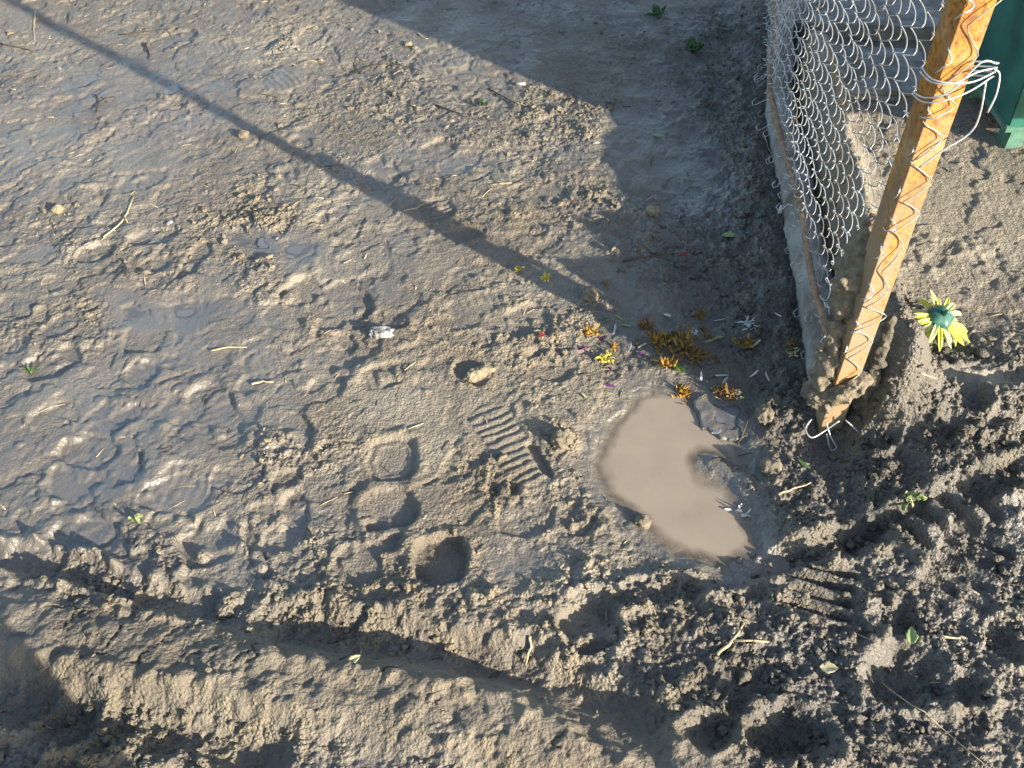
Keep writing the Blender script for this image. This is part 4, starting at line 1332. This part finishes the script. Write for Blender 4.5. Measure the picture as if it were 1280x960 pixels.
LEAVES = [
    (848, 464, -0.8, 0.034, 0.015, LEAF, 'dark green leaf beside the ochre flower'),
    (900, 424, 0.5, 0.030, 0.010, PALELEAF, 'pale green leaf below the largest white blossom'),
    (887, 429, 0.3, 0.024, 0.006, PALELEAF, 'narrow green leaf left of the pale green leaf'),
    (912, 299, -0.3, 0.034, 0.022, PALELEAF, 'folded pale leaf lying in the kerb shadow'),
    (757, 402, 0.2, 0.018, 0.008, LEAF, 'small green leaf at the upper left of the litter'),
    (823, 173, -0.7, 0.030, 0.014, PALELEAF, 'bright leaf on the wet patch in the upper shadow'),
    (1138, 796, 1.3, 0.026, 0.016, PALELEAF, 'upright yellow green leaf in the black mud at lower right'),
    (1004, 583, -0.9, 0.026, 0.006, LEAF, 'dark green blade right of the puddle'),
    (443, 826, 0.7, 0.020, 0.012, CREAM, 'pale dry leaf at the lower middle on the rut edge'),
    (1035, 838, -0.2, 0.024, 0.016, CREAM, 'pale crumpled leaf in the dark hollow at lower right'),
]
for a in LEAVES: put_petal(*a, cat='leaf', name='leaf', grp='leaves on the mud', lift=0.004)


def sprig(px, py, n, size, m, lab, seed):
    p = hit(px, py)
    r = random.Random(seed)
    root = empty('weed', p)
    tag(root, lab, 'plant', 'little weeds growing in the mud')
    for i in range(n):
        v, f = petal_geo(size * r.uniform(0.6, 1.1), size * r.uniform(0.25, 0.45), r.uniform(-0.6, 0.6), 0.4, r.uniform(-0.6, 0.6))
        Mx = Matrix.Rotation(r.uniform(0, 6.28), 3, 'Z') @ Matrix.Rotation(-r.uniform(0.2, 1.2), 3, 'Y')
        off = Vector((r.uniform(-1, 1), r.uniform(-1, 1), 0)) * size * 0.6
        link('leaf', mesh_py('leaf', [Mx @ Vector(q) + off + Vector((0, 0, r.uniform(0, 0.3) * size + 0.002)) for q in v], f), m, root)
    V, F = tube_geo([(0, 0, -0.005), (0.002, 0.001, size * 0.4), (0.004, 0, size * 0.7)], 0.0013, 5)
    link('stem', mesh_py('stem', V, F), m, root)


sprig(822, 22, 10, 0.030, LEAF, 'upper of two green weeds in the big shadow', 1)
sprig(866, 62, 10, 0.028, LEAF, 'lower of two green weeds in the big shadow', 2)
sprig(604, 132, 6, 0.016, LEAF, 'tiny green sprout on sunlit mud near the big shadow', 3)
sprig(1132, 632, 6, 0.022, PALELEAF, 'small green sprout among black clods right of the puddle', 4)
sprig(172, 652, 6, 0.014, PALELEAF, 'tiny yellow green sprout at the left near the smooth print', 5)
sprig(38, 468, 5, 0.013, LEAF, 'tiny green sprout at the left edge', 6)
sprig(1178, 24, 9, 0.030, LEAF, 'small green weed behind the mesh beside the post top', 7)


def put_stick(pix, rad, m, lab, cat='twig', name='twig', lift=0.003, side=None):
    P = [hit(*q, lift) for q in pix]
    r = random.Random(int(pix[0][0]))
    pts = []
    for i in range(len(P) - 1):
        for t in (0, 0.33, 0.66):
            q = P[i].lerp(P[i + 1], t)
            q.z = max(q.z, gz(q.x, q.y) + rad * 0.6) if t else q.z
            pts.append(q + Vector((r.uniform(-1, 1), r.uniform(-1, 1), 0)) * rad * 0.6)
    pts.append(P[-1])
    c = pts[0].copy()
    V, F = tube_geo([q - c for q in pts], [rad * (1 - 0.55 * i / (len(pts) - 1)) for i in range(len(pts))], 6)
    if side:
        a = pts[len(pts) // 2] - c
        b = hit(*side, lift) - c
        v, f = tube_geo([a, a.lerp(b, 0.5) + Vector((0, 0, 0.002)), b], [rad * 0.7, rad * 0.6, rad * 0.4], 6, len(V))
        V += v; F += f
    o = link(name, mesh_py(name, V, F), m)
    o.location = c
    tag(o, lab, cat, 'twigs and straws on the mud')


STICKS = [
    ([(130, 298), (148, 284), (160, 268), (168, 247)], 0.0022, STRAW, 'curved pale stem standing out at the upper left', (160, 280)),
    ([(120, 120), (124, 130), (122, 142)], 0.0026, TWIG, 'dark forked twig at the upper left', (145, 122)),
    ([(150, 45), (175, 42), (205, 38)], 0.0018, TWIG, 'thin dark twig left of the upper footprints', None),
    ([(183, 55), (187, 68), (188, 76)], 0.0026, TWIG, 'short thick dark twig near the top left', None),
    ([(0, 56), (20, 60), (42, 65)], 0.0024, TWIG, 'dark twig at the left edge near the top', None),
    ([(545, 134), (565, 140), (582, 147)], 0.0028, TWIG, 'stout dark twig left of the tiny sprout', None),
    ([(440, 92), (470, 82), (500, 82), (530, 92)], 0.0020, TWIG, 'long thin dark twig crossing the sunlit mud at the top', (480, 65)),
    ([(610, 112), (632, 124), (648, 132)], 0.0018, TWIG, 'dark twig right of the tiny sprout', None),
    ([(522, 42), (528, 48), (535, 50)], 0.0020, STRAW, 'short bright straw on the big shadow edge', None),
    ([(624, 231), (640, 230)], 0.0020, STRAW, 'short pale straw on the sunlit upper middle', None),
    ([(264, 440), (285, 436), (309, 436)], 0.0018, STRAW, 'pale straw at the left middle', None),
    ([(662, 796), (663, 812), (657, 833)], 0.0024, STRAW, 'pale straw standing in the lower middle rut', None),
    ([(897, 818), (915, 802), (930, 780)], 0.0028, STRAW, 'pale broken stalk at the lower middle', (960, 805)),
    ([(1100, 855), (1140, 884), (1180, 915), (1228, 956)], 0.0011, STRAW, 'long thin straw across black clods at the lower right corner', None),
    ([(972, 620), (992, 612), (1013, 605)], 0.0020, STRAW, 'pale stick on the right bank of the puddle', None),
    ([(888, 577), (912, 574), (940, 568)], 0.0016, TWIG, 'thin dark twig reaching into the puddle from the right', None),
    ([(922, 557), (932, 535), (936, 512)], 0.0018, TWIG, 'root standing between blue puddle and large puddle', None),
    ([(955, 172), (960, 186), (966, 200)], 0.0014, STRAW, 'straw blade leaning at the upper part of the kerb', None),
    ([(808, 252), (815, 247), (822, 252)], 0.0016, STRAW, 'curved straw behind the round clod in the kerb shadow', None),
    ([(780, 328), (812, 322), (850, 318)], 0.0022, TWIG, 'dark stalk lying in the kerb shadow left of the red petal', None),
    ([(1175, 797), (1190, 799), (1205, 800)], 0.0022, STRAW, 'short pale straw on the crust at lower right', None),
    ([(1150, 468), (1160, 472), (1170, 476)], 0.0016, STRAW, 'short pale straw below the lemon green flower', None),
    ([(505, 265), (520, 262), (531, 255)], 0.0012, STRAW, 'thin straw left of the ribbed print at the upper middle', None),
    ([(315, 482), (330, 478), (342, 479)], 0.0024, STRAW, 'short thick straw at the left middle', None),
    ([(45, 15), (43, 38), (44, 52)], 0.0014, STRAW, 'thin straw standing at the thin post shadow top left', None),
]
for pix, rad, m, lab, side in STICKS: put_stick(pix, rad, m, lab, side=side)

# chaff: bits of straw and rotten stalk trodden into the mud (uncountable)
V, F, MI = [], [], []
for i in range(520):
    x, y = rng.uniform(-1.4, 1.3), 0.4 + 2.3 * rng.random()
    if abs(x - kerb_x(y)) < 0.05 and y > 1.0: continue
    if any(poly_sd(np.array(levels[n][1]), np.array([x]), np.array([y]))[0] > -0.01 for n in levels): continue
    l = rng.uniform(0.004, 0.016) * (1.5 if rng.random() < 0.15 else 1); a = rng.uniform(0, 3.14); dx, dy = math.cos(a) * l, math.sin(a) * l
    r = rng.uniform(0.0005, 0.0012)
    p0_, p1_ = Vector((x - dx, y - dy, gz(x - dx, y - dy) + r)), Vector((x + dx, y + dy, gz(x + dx, y + dy) + r))
    pm_ = (p0_ + p1_) / 2; pm_.z = max(pm_.z, gz(pm_.x, pm_.y) + r * 0.7)
    v, f = tube_geo([p0_, pm_ + Vector((rng.uniform(-1, 1), rng.uniform(-1, 1), 0)) * l * 0.12, p1_], [r, r, r * 0.6], 4, len(V))
    V += v; F += f; MI += [0 if rng.random() < 0.42 else 1] * len(f)
me = mesh_py('chaff', V, F); me.materials.append(STRAW); me.materials.append(TWIG)
me.polygons.foreach_set('material_index', np.array(MI, np.int32))
o = link('chaff', me)
tag(o, 'tiny bits of straw and rotten stalk trodden into the mud', 'chaff', kind='stuff')

# cigarette end and white peg
p = hit(651, 107, 0.004)
V, F = tube_geo([(-0.012, 0, 0), (0.0, 0.0005, 0), (0.012, 0, 0.001)], 0.0036, 12)
o = link('cigarette_end', mesh_py('cigarette_end', V, F), WHITE); o.location = p; o.rotation_euler = (0, 0, -0.1)
tag(o, 'white cigarette end on sunlit mud by the big shadow', 'cigarette')
p = hit(967, 268, 0.006)
V, F = tube_geo([(0, 0, -0.012), (0, 0, 0.0), (0.001, 0, 0.014)], [0.0045, 0.005, 0.0045], 12)
o = link('plastic_peg', mesh_py('plastic_peg', V, F), WHITE); o.location = (kerb_x(p.y) - 0.012, p.y, p.z)
tag(o, 'small white plastic peg standing against the kerb', 'peg')

# ------------------------------------------------------------------ the person whose shadow falls into the lower left corner
SK = {  # joint: (x, y, z, radius)
    'pelvis': (-0.10, -0.22, 0.93, 0.15), 'belly': (-0.09, -0.22, 1.08, 0.14), 'chest': (-0.07, -0.22, 1.28, 0.16), 'neck': (-0.05, -0.21, 1.47, 0.065),
    'head': (-0.05, -0.17, 1.60, 0.095), 'crown': (-0.05, -0.17, 1.68, 0.085),
    'hipR': (0.0, -0.20, 0.88, 0.095), 'kneeR': (0.085, -0.06, 0.49, 0.085), 'ankleR': (0.085, -0.06, 0.10, 0.065), 'toeR': (0.10, 0.10, 0.045, 0.046),
    'hipL': (-0.20, -0.24, 0.88, 0.095), 'kneeL': (-0.17, -0.18, 0.49, 0.085), 'ankleL': (-0.17, -0.20, 0.10, 0.065), 'toeL': (-0.19, -0.03, 0.045, 0.046),
    'shR': (0.12, -0.22, 1.38, 0.07), 'elR': (0.20, -0.20, 1.12, 0.052), 'wrR': (0.10, -0.07, 1.13, 0.034), 'paR': (0.07, -0.05, 1.15, 0.03),
    'shL': (-0.26, -0.22, 1.38, 0.07), 'elL': (-0.32, -0.20, 1.12, 0.052), 'wrL': (-0.10, -0.07, 1.13, 0.034), 'paL': (-0.07, -0.05, 1.15, 0.03),
}
ED = [('pelvis', 'belly'), ('belly', 'chest'), ('chest', 'neck'), ('neck', 'head'), ('head', 'crown'), ('pelvis', 'hipR'), ('hipR', 'kneeR'), ('kneeR', 'ankleR'), ('ankleR', 'toeR'),
      ('pelvis', 'hipL'), ('hipL', 'kneeL'), ('kneeL', 'ankleL'), ('ankleL', 'toeL'), ('chest', 'shR'), ('shR', 'elR'), ('elR', 'wrR'), ('wrR', 'paR'), ('chest', 'shL'), ('shL', 'elL'), ('elL', 'wrL'), ('wrL', 'paL')]
for s, sg in (('R', 1), ('L', -1)):
    for i in range(5):
        a = f'f{s}{i}a'; b = f'f{s}{i}b'
        x = SK['pa' + s][0]
        SK[a] = (x - sg * 0.004, -0.028 - 0.004 * abs(i - 2), 1.125 + i * 0.018, 0.009)
        SK[b] = (x - sg * 0.035, -0.030, 1.125 + i * 0.018, 0.0085)
        ED += [('pa' + s, a), (a, b)]
names = list(SK)
me = bpy.data.meshes.new('person')
me.from_pydata([SK[n][:3] for n in names], [(names.index(a), names.index(b)) for a, b in ED], [])
person = bpy.data.objects.new('person', me); col.objects.link(person)
md = person.modifiers.new('skin', 'SKIN')
if not me.skin_vertices: me.skin_vertices.new()
for i, n in enumerate(names):
    me.skin_vertices[0].data[i].radius = (SK[n][3], SK[n][3])
me.skin_vertices[0].data[0].use_root = True
sb = person.modifiers.new('sub', 'SUBSURF'); sb.levels = 2; sb.render_levels = 2
me.materials.append(plain('dark_cloth', (0.03, 0.032, 0.04), (0.06, 0.062, 0.075), 0.9, 40, 0.4))
tag(person, 'person in dark clothes taking the picture, seen only as a shadow at the lower left', 'person')
PHONE = plain('black_phone', (0.015, 0.015, 0.017), (0.03, 0.03, 0.033), 0.3, 20, 0)
bm = bmesh.new(); bmesh.ops.create_cube(bm, size=1)
for v in bm.verts: v.co = Vector((v.co.x * 0.150, v.co.y * 0.072, v.co.z * 0.009))
bmesh.ops.bevel(bm, geom=list(bm.edges), offset=0.003, segments=2, affect='EDGES')
me = bpy.data.meshes.new('phone'); bm.to_mesh(me); bm.free()
o = link('phone', me, PHONE, None, False)
o.location = (0, -0.022, 1.195 + 0.004); o.rotation_euler = (math.pi / 2 - PITCH, 0, 0)
tag(o, 'black phone held level in both hands of the person', 'phone')
